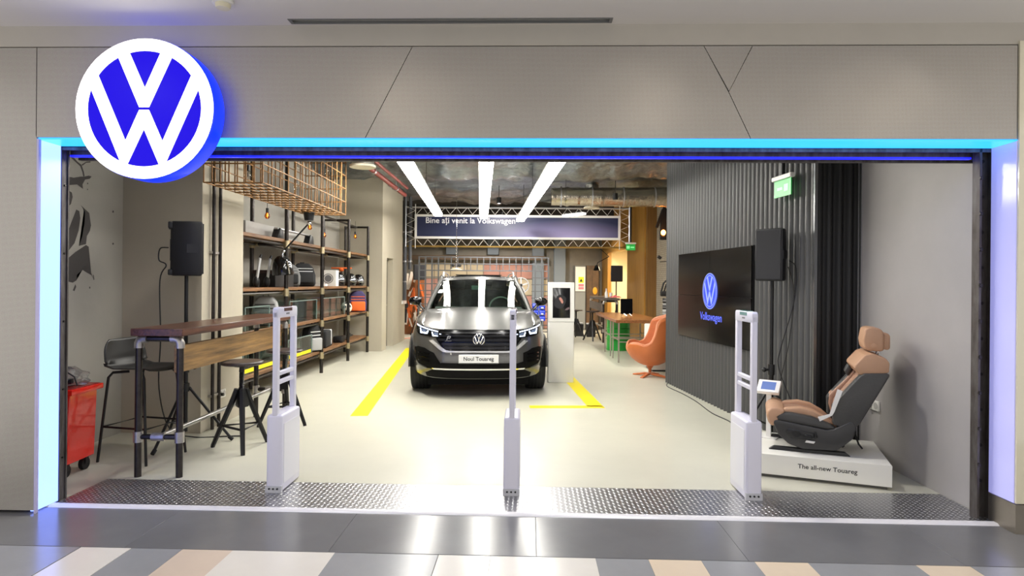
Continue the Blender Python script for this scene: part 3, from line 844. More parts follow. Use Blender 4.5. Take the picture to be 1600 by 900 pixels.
# pier pipes
pp = root('conduit_pipe', (-3.2, 2.30, 0)); tag(pp, 'pair of thin dark steel conduits on beige pier', 'pipe')
for y in (0, .14):
    MB().cyl((0, y, 0), (0, y, 3.8), .018, n=10).build('pipe', PIPE, pp)
for z in (.35, 1.85):
    MB().b2(-.036, .0, -.03, .17, z - .012, z + .012).build('clamp', FIT, pp)

# ================================================================== WIRE CAGE
cg = root('wire_cage', (-2.76, 1.78, 2.5)); tag(cg, 'long rusty rebar cage hanging above the bar table', 'cage')
CW_, CL_, CH_ = .57, 2.84, .92
rbx = MB().cyl((-CW_ / 2, 0, 0), (CW_ / 2, 0, 0), .0075, n=6).mesh('rebar', RUST)
rby = MB().cyl((0, 0, 0), (0, CL_, 0), .0075, n=6).mesh('rebar', RUST)
rbz = MB().cyl((0, 0, 0), (0, 0, CH_), .0075, n=6).mesh('rebar', RUST)
NY = 13
for i in range(NY + 1):
    y = CL_ * i / NY
    part(rbx, 'rebar', cg, (0, y, 0))
    part(rbz, 'rebar', cg, (-CW_ / 2, y, 0)); part(rbz, 'rebar', cg, (CW_ / 2, y, 0))
for j in range(8):
    x = -CW_ / 2 + CW_ * j / 7
    part(rby, 'rebar', cg, (x, 0, .004))
    if 0 < j < 7:
        part(rbz, 'rebar', cg, (x, 0, 0)); part(rbz, 'rebar', cg, (x, CL_, 0))
for k in range(1, 6):
    z = k * .184
    for x in (-CW_ / 2, CW_ / 2): part(rby, 'rebar', cg, (x, 0, z))
    for y in (0, CL_): part(rbx, 'rebar', cg, (0, y, z))
for x in (-.2, .2):
    for y in (.3, 2.5): MB().cyl((x, y, .90), (x, y, 1.35), .004, n=5).build('hanger', PIPE, cg)
# bulbs
AMB = GLASS('amber_glass', (230, 170, 90), .12)
FIL = EMIT('filament', (255, 170, 70), 14)


def bulb(loc, label, cord, lit=True):
    gm = AMB if lit else GLASS('clear_bulb_glass', (246, 244, 240), .05)
    r = root('pendant_bulb', loc); tag(r, label, 'bulb', 'bare bulbs with black sockets')
    MB().lathe([(.0, .0), (.02, .003), (.036, .03), (.036, .05), (.02, .085), (.014, .10), (0, .10)], 14).build('glass', gm, r)
    MB().cyl((0, 0, .09), (0, 0, .15), .019, n=12).build('socket', BLK, r)
    MB().cyl((0, 0, .15), (0, 0, .15 + cord), .004, n=6).build('cord', BLK, r)
    MB().cyl((0, 0, .03), (0, 0, .075), .005, n=6).build('filament', FIL if lit else BLKM, r)
    return r


bulb((-3.52, 4.45, 2.42), 'amber pendant bulb nearest to beige pier over the shelves', .2)
bulb((-3.45, 6.0, 2.40), 'amber pendant bulb right of the cage lamp mount', .25)
bulb((-3.45, 6.75, 2.33), 'amber pendant bulb hanging in the second shelf bay', .33)
bulb((-3.50, 9.0, 2.47), 'amber pendant bulb in the last shelf bay', .22)
for i, (y, z) in enumerate([(.55, .12), (1.35, .35), (1.95, .22), (2.5, .5)]):
    r = bulb((-2.76 + (.12 if i % 2 else -.1), 1.78 + y, 2.5 + z), 'pendant bulb inside the rusty cage, %s' % ['nearest to the entrance', 'second from the entrance', 'third from the entrance', 'farthest from the entrance'][i], .7 - z, False)

# articulated hanging lamp
lp = root('hanging_lamp', (-2.92, 4.4, 2.36)); tag(lp, 'black dome lamp on jointed arm under the rusty cage', 'lamp')
MB().cyl((0, 0, .04), (0, 0, .14), .06, .075, n=16).cyl((0, 0, .14), (0, 0, .16), .10, n=16).build('mount', BLK, lp)
MB().ball((0, 0, .0), .03, 12, 8).build('joint', CHROME, lp)
MB().cyl((0, 0, 0), (0, 0, .05), .015, n=8).build('neck', CHROME, lp)
MB().cyl((0, 0, 0), (-.35, 0, -.39), .012, n=8).build('arm', BLKM, lp)
MB().ball((-.35, 0, -.39), .026, 12, 8).cyl((-.35, 0, -.39), (-.37, 0, -.47), .018, n=8).build('lower_joint', CHROME, lp)
sh = MB().lathe([(.02, .0), (.06, -.01), (.10, -.05), (.128, -.12), (.14, -.20), (.14, -.27), (.135, -.27), (.122, -.12), (.05, -.02)], 28).xf(Matrix.Translation((-.375, 0, -.45)) @ Matrix.Rotation(radians(-4), 4, 'Y')).build('shade', M('gloss_black', (14, 14, 15), .12, coat=.5), lp)
MB().tube([(-.37, -.05, -.46), (-.27, -.10, -.52), (-.235, -.09, -.66), (-.238, -.07, -.70)], .012, 6).build('bracket', CHROME, sh)

# ================================================================== PIPE SHELF
sf = root('pipe_shelf', (-3.36, 4.75, 0)); tag(sf, 'tall storage shelf of dark steel pipes and worn wood boards', 'shelf')
YS = [-1.6, 0, 1.62, 3.25, 4.80]
pm_ = MB().cyl((0, 0, 0), (0, 0, 2.78), .03, n=12).mesh('post', PIPE)
pm2 = MB().cyl((0, 0, 0), (0, 0, 3.7), .03, n=12).mesh('post', PIPE)
cf = MB().cyl((0, 0, -.055), (0, 0, .055), .04, n=12).cyl((0, 0, 0), (-.09, 0, 0), .034, n=10).mesh('fitting', BRASS)
LV = [.30, .845, 1.395, 2.085]
for i, y in enumerate(YS):
    for x in (0, -.5):
        p_ = part(pm2 if i < 2 else pm_, 'post', sf, (x, y, 0))
        for z in LV:
            part(cf, 'fitting', p_, (0, 0, z), (0, 0, 0 if x == 0 else pi))
    for z in LV + ([2.76] if i > 1 else []):
        MB().cyl((0, y, z), (-.5, y, z), .022, n=10).build('cross_pipe', PIPE, sf)
for i in range(4):
    for z in LV:
        a, b = YS[i] + .0, YS[i + 1] - .0
        if i == 0: a += .03
        MB().b2(-.53, -.02, a, b, z + .03, z + .075).bevel(.003, 1).build('board', SHELFW, sf)
        for x in (-.05, -.45):
            MB().cyl((x, a, z - .005), (x, b, z - .005), .018, n=8).build('support_pipe', PIPE, sf)
for i in (2, 3):
    MB().cyl((-.25, YS[i], 2.76), (-.25, YS[i + 1], 2.76), .02, n=8).build('top_rail', PIPE, sf)
# ================================================================== CAR
PAINT = M('grey_metallic_paint', (98, 97, 95), .28, .5, coat=1.0)
GBLK = M('gloss_black_trim', (9, 9, 10), .14, spec=.35, coat=.15)
MBLK = M('matt_black_trim', (9, 9, 10), .6, spec=.12)
SILV = M('satin_silver', (222, 222, 222), .25, .6)
CGL = GLASS('car_glass', (170, 190, 180), .10, .01)
car = root('parked_car', (-.535, 4.10, 0), radians(4.0)); tag(car, 'dark grey metallic SUV facing the entrance between yellow lines', 'car')
PLAN = [(0, 0), (.12, .001), (.24, .008), (.36, .02), (.47, .042), (.56, .07), (.64, .108), (.71, .155), (.775, .215), (.83, .29), (.873, .38), (.905, .47), (.93, .56), (.95, .66), (.965, .78),
        (.978, .93), (.98, 1.08), (.972, 1.2), (.965, 1.30), (.958, 1.42), (.952, 1.6), (.95, 2.0), (.95, 2.5), (.952, 3.0), (.96, 3.38), (.966, 3.5), (.974, 3.65), (.98, 3.83), (.976, 4.0), (.966, 4.15), (.955, 4.27), (.93, 4.45),
        (.88, 4.62), (.78, 4.74), (.6, 4.82), (.3, 4.87), (0, 4.88)]


def lerp(T, x):
    if x <= T[0][0]: return T[0][1]
    for (a, b), (c, d) in zip(T, T[1:]):
        if x <= c: return b + (d - b) * (x - a) / (c - a)
    return T[-1][1]


ZT = [(0, .925), (.1, .932), (.25, .955), (.45, .985), (.7, 1.02), (1.0, 1.055), (1.42, 1.10), (2.2, 1.115), (3.4, 1.14), (4.3, 1.17), (4.9, 1.15)]
IXT = [(0, .93), (.28, .955), (.45, .985), (.6, 1.0), (.78, .992), (.9, .965), (1.0, .94), (1.1, .915), (1.2, .90)]
PRT = [(.25, .085), (.3, .05), (.36, .018), (.45, .0), (.55, .005), (.62, .022), (.75, .05), (.86, .08), (.93, .115), (1.1, .16)]
ZB = [(0, .265), (.1, .27), (.4, .31), (.53, .33)]


def zbot(y):
    for yw in (.95, 3.85):
        if abs(y - yw) < .42: return .37 + sqrt(.42 ** 2 - (y - yw) ** 2)
    return lerp(ZB, y) if y < .54 else .30


def bodypt(x0, y0, z):
    fw = max(0, 1 - y0 / .9)
    bw = max(0, 1 - (4.88 - y0) / .6)
    return Vector((x0 * lerp(IXT, z), y0 + lerp(PRT, z) * fw - bw * .12 * max(0, z - .7), z))


def dense(T, n=3):
    out = []
    for (a, b), (c, d) in zip(T, T[1:]):
        for k in range(n): out.append((a + (c - a) * k / n, b + (d - b) * k / n))
    return out + [T[-1]]


PD = []
for (a, b), (c, d) in zip(PLAN, PLAN[1:]):
    n = max(2, int(sqrt((c - a) ** 2 + (d - b) ** 2) / .035))
    n = min(n, 8)
    for k in range(n): PD.append((a + (c - a) * k / n, b + (d - b) * k / n))
PD.append(PLAN[-1])
OUT = [(-x, y) for x, y in PD[:0:-1]] + PD          # left rear .. nose .. right rear


def ringfn(u, v):
    i = min(int(round(u * (len(OUT) - 1))), len(OUT) - 1); x0, y0 = OUT[i]
    z0, z1 = zbot(y0), lerp(ZT, y0)
    return bodypt(x0, y0, z0 + (z1 - z0) * v)


body = MB().grid(ringfn, len(OUT) - 1, 16).build('body', PAINT, car, ang=50)


def front_y(x, z):
    ax = abs(x) / lerp(IXT, z)
    y0 = lerp(PLAN[:16], ax)
    return bodypt(ax, y0, z).y


# hood
CORN = .80
FR = [p for p in PD if p[0] <= CORN and p[1] < .5]


def fedge(u):
    ax = abs(u) * CORN; y0 = lerp(PLAN[:16], ax); z = lerp(ZT, y0)
    p = bodypt(ax, y0, z); p.x *= (1 if u >= 0 else -1); return p


def cowl(u):
    return Vector((u * .80, 1.26 + .17 * u * u, 1.19 - .05 * u * u))


def hoodfn(a, k):
    u = (a - .5) * 2
    f, c = fedge(u), cowl(u)
    p = f.lerp(c, k)
    p.z += .075 * sin(pi * min(1, k * 1.0)) ** .8 * (1 - .55 * u * u) * (1 - k * .4) + .012 * math.exp(-((abs(u) - (.72 - .1 * (1 - k))) / .06) ** 2) * sin(pi * k)
    if k < .06: p.z -= .0
    return p


hood = MB().grid(hoodfn, 40, 20).build('hood', PAINT, car, ang=50)
for sgn in (-1, 1):
    def fend(a, k, sgn=sgn):
        yy = .30 + a * (1.43 - .30)
        f = lerp([(b, aa) for aa, b in PLAN[:25]], yy); o_ = bodypt(f, yy, lerp(ZT, yy)); o_.x *= sgn
        i_ = hoodfn(.5 + .5 * sgn, max(0, min(1, (o_.y - fedge(1).y) / (cowl(1).y - fedge(1).y))))
        p = o_.lerp(i_, k); p.z += .012 * sin(pi * k)
        return p
    MB().grid(fend, 20, 4).build('fender_top', PAINT, car, ang=50)

    def shoulder(a, k, sgn=sgn):
        yy = 1.43 + a * (4.6 - 1.43)
        f = lerp([(b, aa) for aa, b in PLAN[:33]], yy); o_ = bodypt(f, yy, lerp(ZT, yy)); o_.x *= sgn
        return o_.lerp(Vector((sgn * (.80 - .06 * max(0, a - .8)), yy, 1.13 + .05 * a)), k)
    MB().grid(shoulder, 24, 2).build('shoulder', PAINT, car, ang=50)
# hood edge gap / dark line above grille
# greenhouse
def wsb(u): return Vector((u * .745, 1.27 + .16 * u * u, 1.185 - .0 * u * u))
def wst(u): return Vector((u * .605, 2.10 + .07 * u * u, 1.612 - .03 * u * u))


def wsfn(a, k):
    u = (a - .5) * 2; p = wsb(u).lerp(wst(u), k); p.z += .03 * sin(pi * k) * (1 - .5 * u * u); p.y -= .02 * sin(pi * k); return p


MB().grid(wsfn, 24, 10).build('windshield', CGL, car, ang=60)
RP = [(2.10, .615, 1.615), (2.3, .63, 1.655), (2.7, .64, 1.69), (3.2, .64, 1.695), (3.8, .62, 1.67), (4.3, .58, 1.615), (4.5, .56, 1.58)]


def rfn(a, k):
    u = (a - .5) * 2; q = k * (len(RP) - 1); i = min(int(q), len(RP) - 2); f = q - i
    y, w, z = [RP[i][j] * (1 - f) + RP[i + 1][j] * f for j in range(3)]
    return Vector((u * w, y + (.07 * u * u if k < .05 else 0) , z - .035 * u * u * (1 if k > 0 else .85)))


MB().grid(rfn, 20, 24).build('roof', PAINT, car, ang=60)
MB().b2(-.4, .4, 2.55, 3.6, 1.685, 1.697).build('roof_glass', GBLK, car)
for sgn in (-1, 1):
    MB().tube([(sgn * .80, 1.38, 1.10), (sgn * .745, 1.60, 1.28), (sgn * .68, 1.88, 1.46), (sgn * .625, 2.12, 1.585), (sgn * .635, 2.35, 1.63), (sgn * .642, 2.8, 1.66), (sgn * .64, 3.3, 1.66), (sgn * .61, 4.0, 1.62), (sgn * .56, 4.5, 1.56)], [.045, .04, .036, .034, .036, .036, .036, .04, .05], 8).build('roof_pillar', PAINT, car)
    MB().tube([(sgn * .60, 2.35, 1.66), (sgn * .60, 2.42, 1.715), (sgn * .605, 2.6, 1.735), (sgn * .605, 3.7, 1.725), (sgn * .59, 3.95, 1.70), (sgn * .585, 4.02, 1.66)], .016, 8).build('roof_rail', SILV, car)

    def sg_(a, k, sgn=sgn):
        yy = 1.5 + a * 2.9
        top = lerp([(1.5, 1.20), (1.88, 1.46), (2.12, 1.575), (2.8, 1.65), (3.3, 1.65), (4.0, 1.61), (4.5, 1.54)], yy)
        xt = lerp([(1.5, .765), (1.88, .68), (2.12, .628), (2.8, .64), (3.3, .638), (4.0, .61), (4.5, .56)], yy)
        return Vector((sgn * .80, yy, 1.13 + .05 * a)).lerp(Vector((sgn * xt, yy, top)), k)
    MB().grid(sg_, 20, 5).build('side_window', CGL, car, ang=60)
    for yy in (2.75, 3.75):
        MB().tube([(sgn * .806, yy, 1.14), (sgn * .65, yy + .05, 1.64)], .03, 6).build('door_pillar', GBLK, car)
    # mirror
    mr = MB().ball((sgn * 1.0, 1.60, 1.265), (.10, .075, .068), 16, 10).build('mirror', GBLK, car)
    MB().b2(sgn * .91, sgn * 1.085, 1.655, 1.672, 1.205, 1.315).build('mirror_glass', CHROME, mr)
    MB().tube([(sgn * .86, 1.58, 1.13), (sgn * .93, 1.60, 1.20), (sgn * .98, 1.6, 1.23)], .022, 8).build('mirror_arm', GBLK, mr)
    # door lines
    for yy in (1.75, 2.75, 3.7):
        MB().b2(sgn * .953, sgn * .957, yy - .004, yy + .004, .4, 1.05).build('door_gap', MBLK, car)
    for yy in (2.55, 3.5):
        MB().b2(sgn * .95, sgn * .985, yy - .1, yy + .1, .93, .96).bevel(.008, 1).build('door_handle', PAINT, car)
    MB().b2(sgn * .90, sgn * .968, 1.45, 3.35, .28, .40).build('sill', MBLK, car)
# tail
def tail(a, k):
    u = (a - .5) * 2
    return Vector((u * .56, 4.5, 1.58 - .03 * u * u)).lerp(Vector((u * .80, 4.70 - .15 * u * u, 1.15)), k)


MB().grid(tail, 12, 6).build('tailgate', GBLK, car)
MB().grid(lambda a, k: Vector(((a - .5) * 1.64, 4.62 + (k) * .2, 1.16 - .03 * k)), 6, 2).build('tail_shelf', PAINT, car)
# dark undertray and wheel wells
MB().b2(-.69, .69, .34, 4.5, .15, .34).build('undertray', MBLK, car)
MB().b2(-.68, .68, 1.0, 4.4, .34, 1.0).build('floor_pan', MBLK, car)
MB().b2(-.66, .66, .35, 1.0, .34, .85).build('engine_bay', MBLK, car)


def drape(pts, off, name, mat, thick=.012, sub=3, parent=None, yfn=front_y, smooth=True):
    """shape drawn on the front of the car, following its curvature."""
    mb = MB()
    f = mb.bm.faces.new([mb.bm.verts.new((x, 0, z)) for x, z in pts])
    bmesh.ops.triangulate(mb.bm, faces=[f])
    for _ in range(sub):
        ed = [e for e in mb.bm.edges if e.calc_length() > .05]
        if not ed: break
        bmesh.ops.subdivide_edges(mb.bm, edges=ed, cuts=1, use_grid_fill=False)
        bmesh.ops.triangulate(mb.bm, faces=mb.bm.faces)
    for v in mb.bm.verts: v.co.y = yfn(v.co.x, v.co.z) - off
    bmesh.ops.recalc_face_normals(mb.bm, faces=mb.bm.faces)
    me_geom = bmesh.ops.extrude_face_region(mb.bm, geom=list(mb.bm.faces))
    for v in [g_ for g_ in me_geom['geom'] if isinstance(g_, bmesh.types.BMVert)]: v.co.y += thick
    return mb.build(name, mat, parent or car, smooth=smooth, ang=40)


def mir(p): return [(-x, z) for x, z in p][::-1]


def sym(pts): return pts + [(-x, z) for x, z in pts[::-1]]


# grille
GR = [(-.53, .915), (-.565, .86), (-.575, .80), (-.50, .70), (-.44, .655), (-.36, .64)]
gr = drape(sym(GR), .012, 'grille', GBLK, .02, 4)
for z, w, hgt in ((.885, .52, .010), (.845, .55, .014), (.79, .545, .016), (.735, .50, .016), (.685, .455, .014)):
    bar = sym([(-w, z + hgt), (-w, z - hgt)])
    o_ = drape(bar, .03, 'grille_bar', M('dark_chrome', (58, 58, 60), .2, .8), .02, 5, gr)
for x0, x1, zz in ((-.5, -.1, .665), (.1, .5, .665)):
    pass
# silver bracket under grille
BR = [(-.675, .775), (-.615, .785), (-.49, .685), (-.44, .657), (-.39, .647), (.0, .647), (.0, .628), (-.42, .625), (-.475, .63), (-.535, .665)]
drape(BR, .02, 'grille_trim', SILV, .02, 4); drape(mir(BR), .02, 'grille_trim', SILV, .02, 4)
# badge
bdr = .080
bd = MB().lathe([(0, -.0), (bdr * .98, 0), (bdr * .98, .02), (0, .02)], 32, (0, -.012 + front_y(0, .80) - .028, .80), 'y').build('badge', M('badge_dark', (26, 34, 60), .25), car)
yb = -.016 + front_y(0, .80) - .028
emblem(bdr, lambda x, z: Vector((x, yb, z + .80)), bd, CHROME, .84)
# model letter strokes at left of grille
textpart('R', .05, lambda x, z: (x * 1.3 + z * .3 - .435, front_y(-.4, .8) - .03, z * .9 + .788), 'grille_lettering', CHROME, gr)
MB().box((-.385, front_y(-.36, .79) - .03, .778), (.13, .004, .006)).build('grille_stripe', CHROME, gr)
# headlights
HL = [(-.875, .985), (-.80, .965), (-.70, .94), (-.535, .905), (-.525, .83), (-.575, .815), (-.70, .83), (-.83, .845), (-.865, .88), (-.89, .94)]
DRL = EMIT('daylight_white', (214, 228, 255), 3.2)
DRB = EMIT('daylight_blue', (120, 150, 255), 1.6)
for m_ in (lambda p: p, mir):
    h = drape(m_(HL), .012, 'headlight', GBLK, .02, 4)
    drape(m_([(-.868, .978), (-.80, .957), (-.70, .932), (-.55, .90), (-.55, .887), (-.70, .918), (-.80, .942), (-.862, .960)]), .02, 'daytime_strip', DRL, .012, 4, h)
    for sx in (0, .175):
        q = [(-.815 + sx, .93 - sx * .24), (-.80 + sx, .93 - sx * .24), (-.785 + sx, .885 - sx * .22), (-.715 + sx, .878 - sx * .2), (-.700 + sx, .905 - sx * .2), (-.682 + sx, .90 - sx * .2), (-.70 + sx, .858 - sx * .16), (-.80 + sx, .864 - sx * .17)]
        drape(m_(q), .02, 'light_signature', DRL, .012, 3, h)
        q = [(-.785 + sx, .922 - sx * .22), (-.72 + sx, .91 - sx * .22), (-.725 + sx, .886 - sx * .2), (-.775 + sx, .892 - sx * .2)]
        drape(m_(q), .018, 'lens', M('headlight_lens', (150, 170, 210), .05, .6), .012, 3, h)
    # side intake
    SI = [(-.895, .665), (-.83, .685), (-.73, .672), (-.66, .635), (-.60, .615), (-.62, .56), (-.60, .50), (-.505, .475), (-.60, .40), (-.70, .405), (-.83, .44), (-.885, .50)]
    s_ = drape(m_(SI), .012, 'side_intake', MBLK, .015, 4)
    for zz in (.60, .55, .50):
        drape(m_([(-.83, zz + .013), (-.66, zz + .007), (-.66, zz - .007), (-.83, zz - .003)]), .022, 'intake_slat', GBLK, .012, 3, s_)
    q = [(-.905, .675), (-.87, .67), (-.86, .50), (-.82, .455), (-.70, .42), (-.70, .405), (-.83, .435), (-.89, .49)]
    drape(m_(q), .022, 'intake_frame', GBLK, .012, 4, s_)
    # arch lips
drape(sym([(-.50, .485), (-.58, .425), (-.56, .40)]), .012, 'lower_intake', MBLK, .015, 4)
drape(sym([(-.63, .412), (-.61, .392)]), .02, 'chrome_strip', CHROME, .02, 5)
drape(sym([(-.74, .375), (-.62, .385), (-.58, .27), (-.70, .30)]), .008, 'lip_spoiler', MBLK, .02, 4) if False else None
drape(sym([(-.62, .388), (-.72, .34), (-.70, .285), (-.4, .272)]), .006, 'lip_spoiler', MBLK, .02, 4)
# hood shut line
drape(sym([(-.535, .926), (-.535, .915)]), .004, 'hood_gap', MBLK, .01, 4)
# plate
py_ = front_y(0, .55) - .035
np_ = MB().b2(-.265, .265, py_, py_ + .02, .487, .603).bevel(.004, 1).build('number_plate', M('plate_white', (238, 238, 238), .4), car)
MB().b2(-.258, .258, py_ + .004, py_ + .03, .478, .49).build('plate_holder', BLK, np_)
textpart('Noul Touareg', .40, lambda x, z: (x - .20, py_ - .003, z + .525), 'plate_lettering', BLK, np_)
MB().b2(-.26, .26, py_ - .001, py_ + .001, .489, .494).build('plate_frame', BLK, np_)
# wheels
def wheel(x, y, side):
    w_ = root('wheel_pivot', (0, 0, 0)); bpy.data.objects.remove(w_)
    xo = x
    ty = MB().lathe([(.25, -.135), (.33, -.138), (.365, -.125), (.372, -.10), (.372, .10), (.365, .125), (.33, .138), (.25, .135)], 40, (xo, y, .372), 'x').build('tyre', RUB, car)
    for k in (-.075, -.025, .025, .075):
        MB().lathe([(.374, k - .006), (.3745, k - .006), (.3745, k + .006), (.374, k + .006)], 40, (xo, y, .372), 'x').build('tread_groove', BLK, ty)
    rm = MB().lathe([(.255, -.12), (.262, .125), (.24, .125), (.235, -.1)], 36, (xo, y, .372), 'x').build('rim', M('rim_grey', (120, 120, 122), .25, .9), car)
    for k in range(5):
        a = 2 * pi * k / 5 + .2
        MB().box((xo + side * .10, y + cos(a) * .13, .372 + sin(a) * .13), (.03, .23, .06), rx=a).build('spoke', MATS['rim_grey'], rm)
    MB().cyl((xo + side * .08, y, .372), (xo + side * .125, y, .372), .06, n=16).build('hub_cap', MATS['rim_grey'], rm)
    MB().cyl((xo - .10, y, .372), (xo - .05, y, .372), .24, n=24).build('brake_disc', PIPE, rm)


for y in (.95, 3.85):
    wheel(-.83, y, -1); wheel(.83, y, 1)
for sgn in (-1, 1):
    for yw in (.95, 3.85):
        pts = [(sgn * .972, yw - .425 * cos(pi * k / 16), .37 + .425 * sin(pi * k / 16)) for k in range(17)]
        MB().tube(pts, .014, 6).build('arch_trim', PAINT, car)
        mb = MB(); mb.grid(lambda a, k, sgn=sgn, yw=yw: Vector((sgn * (.965 - k * .30), yw - .42 * cos(pi * a), .37 + .42 * sin(pi * a))), 16, 2); mb.build('wheel_well', MBLK, car)
# cabin
DASH = M('dash_grey', (70, 74, 70), .7)
MB().prism([(1.45, 1.0), (1.95, 1.0), (1.95, 1.13), (1.80, 1.17), (1.45, 1.13)], 'x', -.70, .70).bevel(.02, 2).build('dashboard', DASH, car)
SEATC = M('cabin_seat', (58, 58, 56), .8)
for sx in (-.37, .37):
    st = MB().b2(sx - .25, sx + .25, 2.3, 2.8, .75, .92).bevel(.04, 2).build('cabin_seat', SEATC, car)
    MB().prism([(2.72, .9), (2.86, .9), (2.98, 1.42), (2.88, 1.44)], 'x', sx - .24, sx + .24).bevel(.03, 2).build('seat_back', SEATC, st)
    MB().b2(sx - .13, sx + .13, 2.9, 3.0, 1.45, 1.60).bevel(.03, 2).build('headrest', SEATC, st)
sw = [(.37 + .19 * cos(a), 2.02 + .06 * sin(a), 1.14 + .18 * sin(a)) for a in [2 * pi * k / 24 for k in range(24)]]
st = MB().tube(sw, .014, 8, closed=True).build('steering_wheel', M('pale_steering', (150, 160, 150), .5), car)
MB().box((.37, 2.02, 1.14), (.34, .02, .05)).build('wheel_spoke', SEATC, st)
MB().b2(-.12, .12, 1.98, 2.0, 1.44, 1.51).bevel(.01, 1).build('rear_mirror', M('mirror_green', (110, 140, 124), .3), car)
MB().b2(-.62, .62, 4.0, 4.05, 1.0, 1.5).build('rear_bulkhead', SEATC, car)
for sgn in (-1, 1):
    MB().tube([(sgn * .1 - .3, 1.32, 1.17), (sgn * .3 - .2, 1.36, 1.20)], .008, 6).build('wiper', BLK, car)

# ================================================================== YELLOW FLOOR LINES (tape)
def line(p, q, w, label):
    p, q = Vector((p[0], p[1], 0)), Vector((q[0], q[1], 0)); d = (q - p).normalized(); n = Vector((-d.y, d.x, 0)) * w / 2
    pts = [p + n, q + n, q - n, p - n]
    o = MB().prism([(v.x, v.y) for v in pts], 'z', .0005, .0025).build('floor_line', YEL, None, smooth=False); tag(o, label, 'floor line', 'yellow parking lines')


line((-1.85, 3.03), (-2.57, 10.5), .2, 'long yellow floor line to the left of the car')
line((.14, 3.67), (1.08, 3.72), .16, 'short yellow floor line across, right of the car')
line((.975, 3.73), (.62, 9.2), .2, 'yellow floor line running back beside the white kiosk')

# ================================================================== KIOSK
kk = root('display_kiosk', (.66, 5.6, 0), radians(2)); tag(kk, 'white free-standing screen kiosk right of the car', 'kiosk')
MB().b2(-.205, .205, .03, .13, 0, 1.0).b2(-.20, .20, .0, .10, .0, .95).bevel(.006, 1).build('column', WHITE, kk)
MB().prism([(0, .955), (.10, .955), (.13, 1.575), (.04, 1.575)], 'x', -.207, .207).bevel(.006, 1).build('screen_housing', WHITE, kk)
scr = MB().faces([(-.137, .0001, 1.018), (.137, .0001, 1.018), (.137, .0304, 1.488), (-.137, .0304, 1.488)], [(0, 1, 2, 3)])
scr.bm.normal_update()
sc_ = scr.build('screen', EMIT('screen_dark', (40, 38, 40), .35, (16, 16, 17)), kk, solid=.006)
def onscr(x, z, e=.0075): return Vector((x, (z - 1.018) * .0645 + .0001 - e, z))


def blob(cx, cz, pts, name, mat, e=.0075):
    mb = MB(); mb.poly3([onscr(cx + x, cz + z, e) for x, z in pts]); bmesh.ops.triangulate(mb.bm, faces=mb.bm.faces); mb.build(name, mat, sc_, smooth=False)


blob(-.02, 1.27, [(.09 * cos(a) * (1 + .2 * sin(2 * a)), .11 * sin(a)) for a in [k * pi / 12 for k in range(24)]], 'picture_shape', EMIT('screen_grey', (54, 52, 54), .3, (20, 20, 20)), .0062)
blob(-.005, 1.29, [(-.03, .045), (-.005, .05), (.02, .02), (.035, -.02), (.025, -.05), (.005, -.04), (-.01, -.01), (-.03, .02)], 'picture_face', EMIT('screen_skin', (216, 150, 130), .8, (90, 60, 50)))
blob(.09, 1.16, [(-.04, -.02), (-.01, .01), (.03, .03), (.04, .0), (.0, -.02)], 'picture_hand', EMIT('screen_mauve', (130, 104, 104), .6, (60, 50, 50)))

# ================================================================== VIDEO WALL
vwl = root('video_wall', tuple(cw(2.335, -.02, 1.41))); vwl.rotation_euler = (0, 0, atan2(CWD.y, CWD.x)); tag(vwl, 'black video wall of four screens on the corrugated wall', 'screen')
# local +x runs along the wall into the shop, +y points into the room
VG = M('screen_gloss_black', (8, 8, 10), .14, spec=.3)
MB().b2(-1.165, 1.165, -.03, .05, -.595, .595).build('mount_frame', BLK, vwl)
for sx in (-1, 1):
    for sz in (-1, 1):
        MB().b2(sx * .003, sx * 1.16, .05, .066, sz * .003, sz * .59).build('screen_panel', VG, vwl)
VB = EMIT('screen_blue', (50, 80, 240), 1.0, (10, 14, 60)); VWt = EMIT('screen_pale', (170, 190, 255), 1.0, (40, 40, 60))
vf = lambda x, z: Vector((-x - .02, .0685, z + .065))
mb = MB(); mb.poly3([vf(.235 * cos(2 * pi * k / 48), .235 * sin(2 * pi * k / 48)) for k in range(48)]); lg_ = mb.build('logo_disc', VB, vwl)
vf2 = lambda x, z: Vector((-x - .02, .0745, z + .065))
mb = MB(); ring_faces(mb, .195, .205, vf2); mb.build('logo_ring', VWt, lg_)
mb = MB(); ring_faces(mb, .225, .235, vf2); mb.build('logo_ring', VWt, lg_)
for nm, P_ in (('logo_v', EMB_V), ('logo_w', EMB_W)):
    mb = MB(); mb.poly3([vf2(x * .215, z * .215) for x, z in P_]); bmesh.ops.triangulate(mb.bm, faces=mb.bm.faces); mb.build(nm, VWt, lg_)
textpart('Volkswagen', .70, lambda x, z: (.31 - x, .0685, z - .315), 'screen_lettering', EMIT('screen_text', (90, 110, 250), 1.3, (30, 30, 60)), vwl)

# ================================================================== EXIT SIGNS
def exit_sign(loc, rz, label, L=.36, stem=1.0):
    r = root('exit_sign', loc, rz); tag(r, label, 'sign', 'green exit signs')
    MB().b2(-L / 2, L / 2, -.025, .025, .0, .045).bevel(.006, 1).build('housing', WHITE, r)
    MB().b2(-L / 2 + .02, L / 2 - .02, -.004, .004, -.165, 0).build('sign_panel', EMIT('exit_green', (30, 200, 70), .3, (60, 170, 90)), r)
    p_ = r.children[-1]
    for sy in (-1, 1):
        MB().b2(-.11, -.03, sy * .0045, sy * .0055, -.12, -.05).b2(.0, .10, sy * .0045, sy * .0055, -.10, -.07).build('pictogram', EMIT('exit_pale', (150, 255, 170), .8, (100, 200, 120)), p_)
    MB().cyl((0, 0, .045), (0, 0, stem), .022, n=10).build('stem', BLKM, r)
    return r


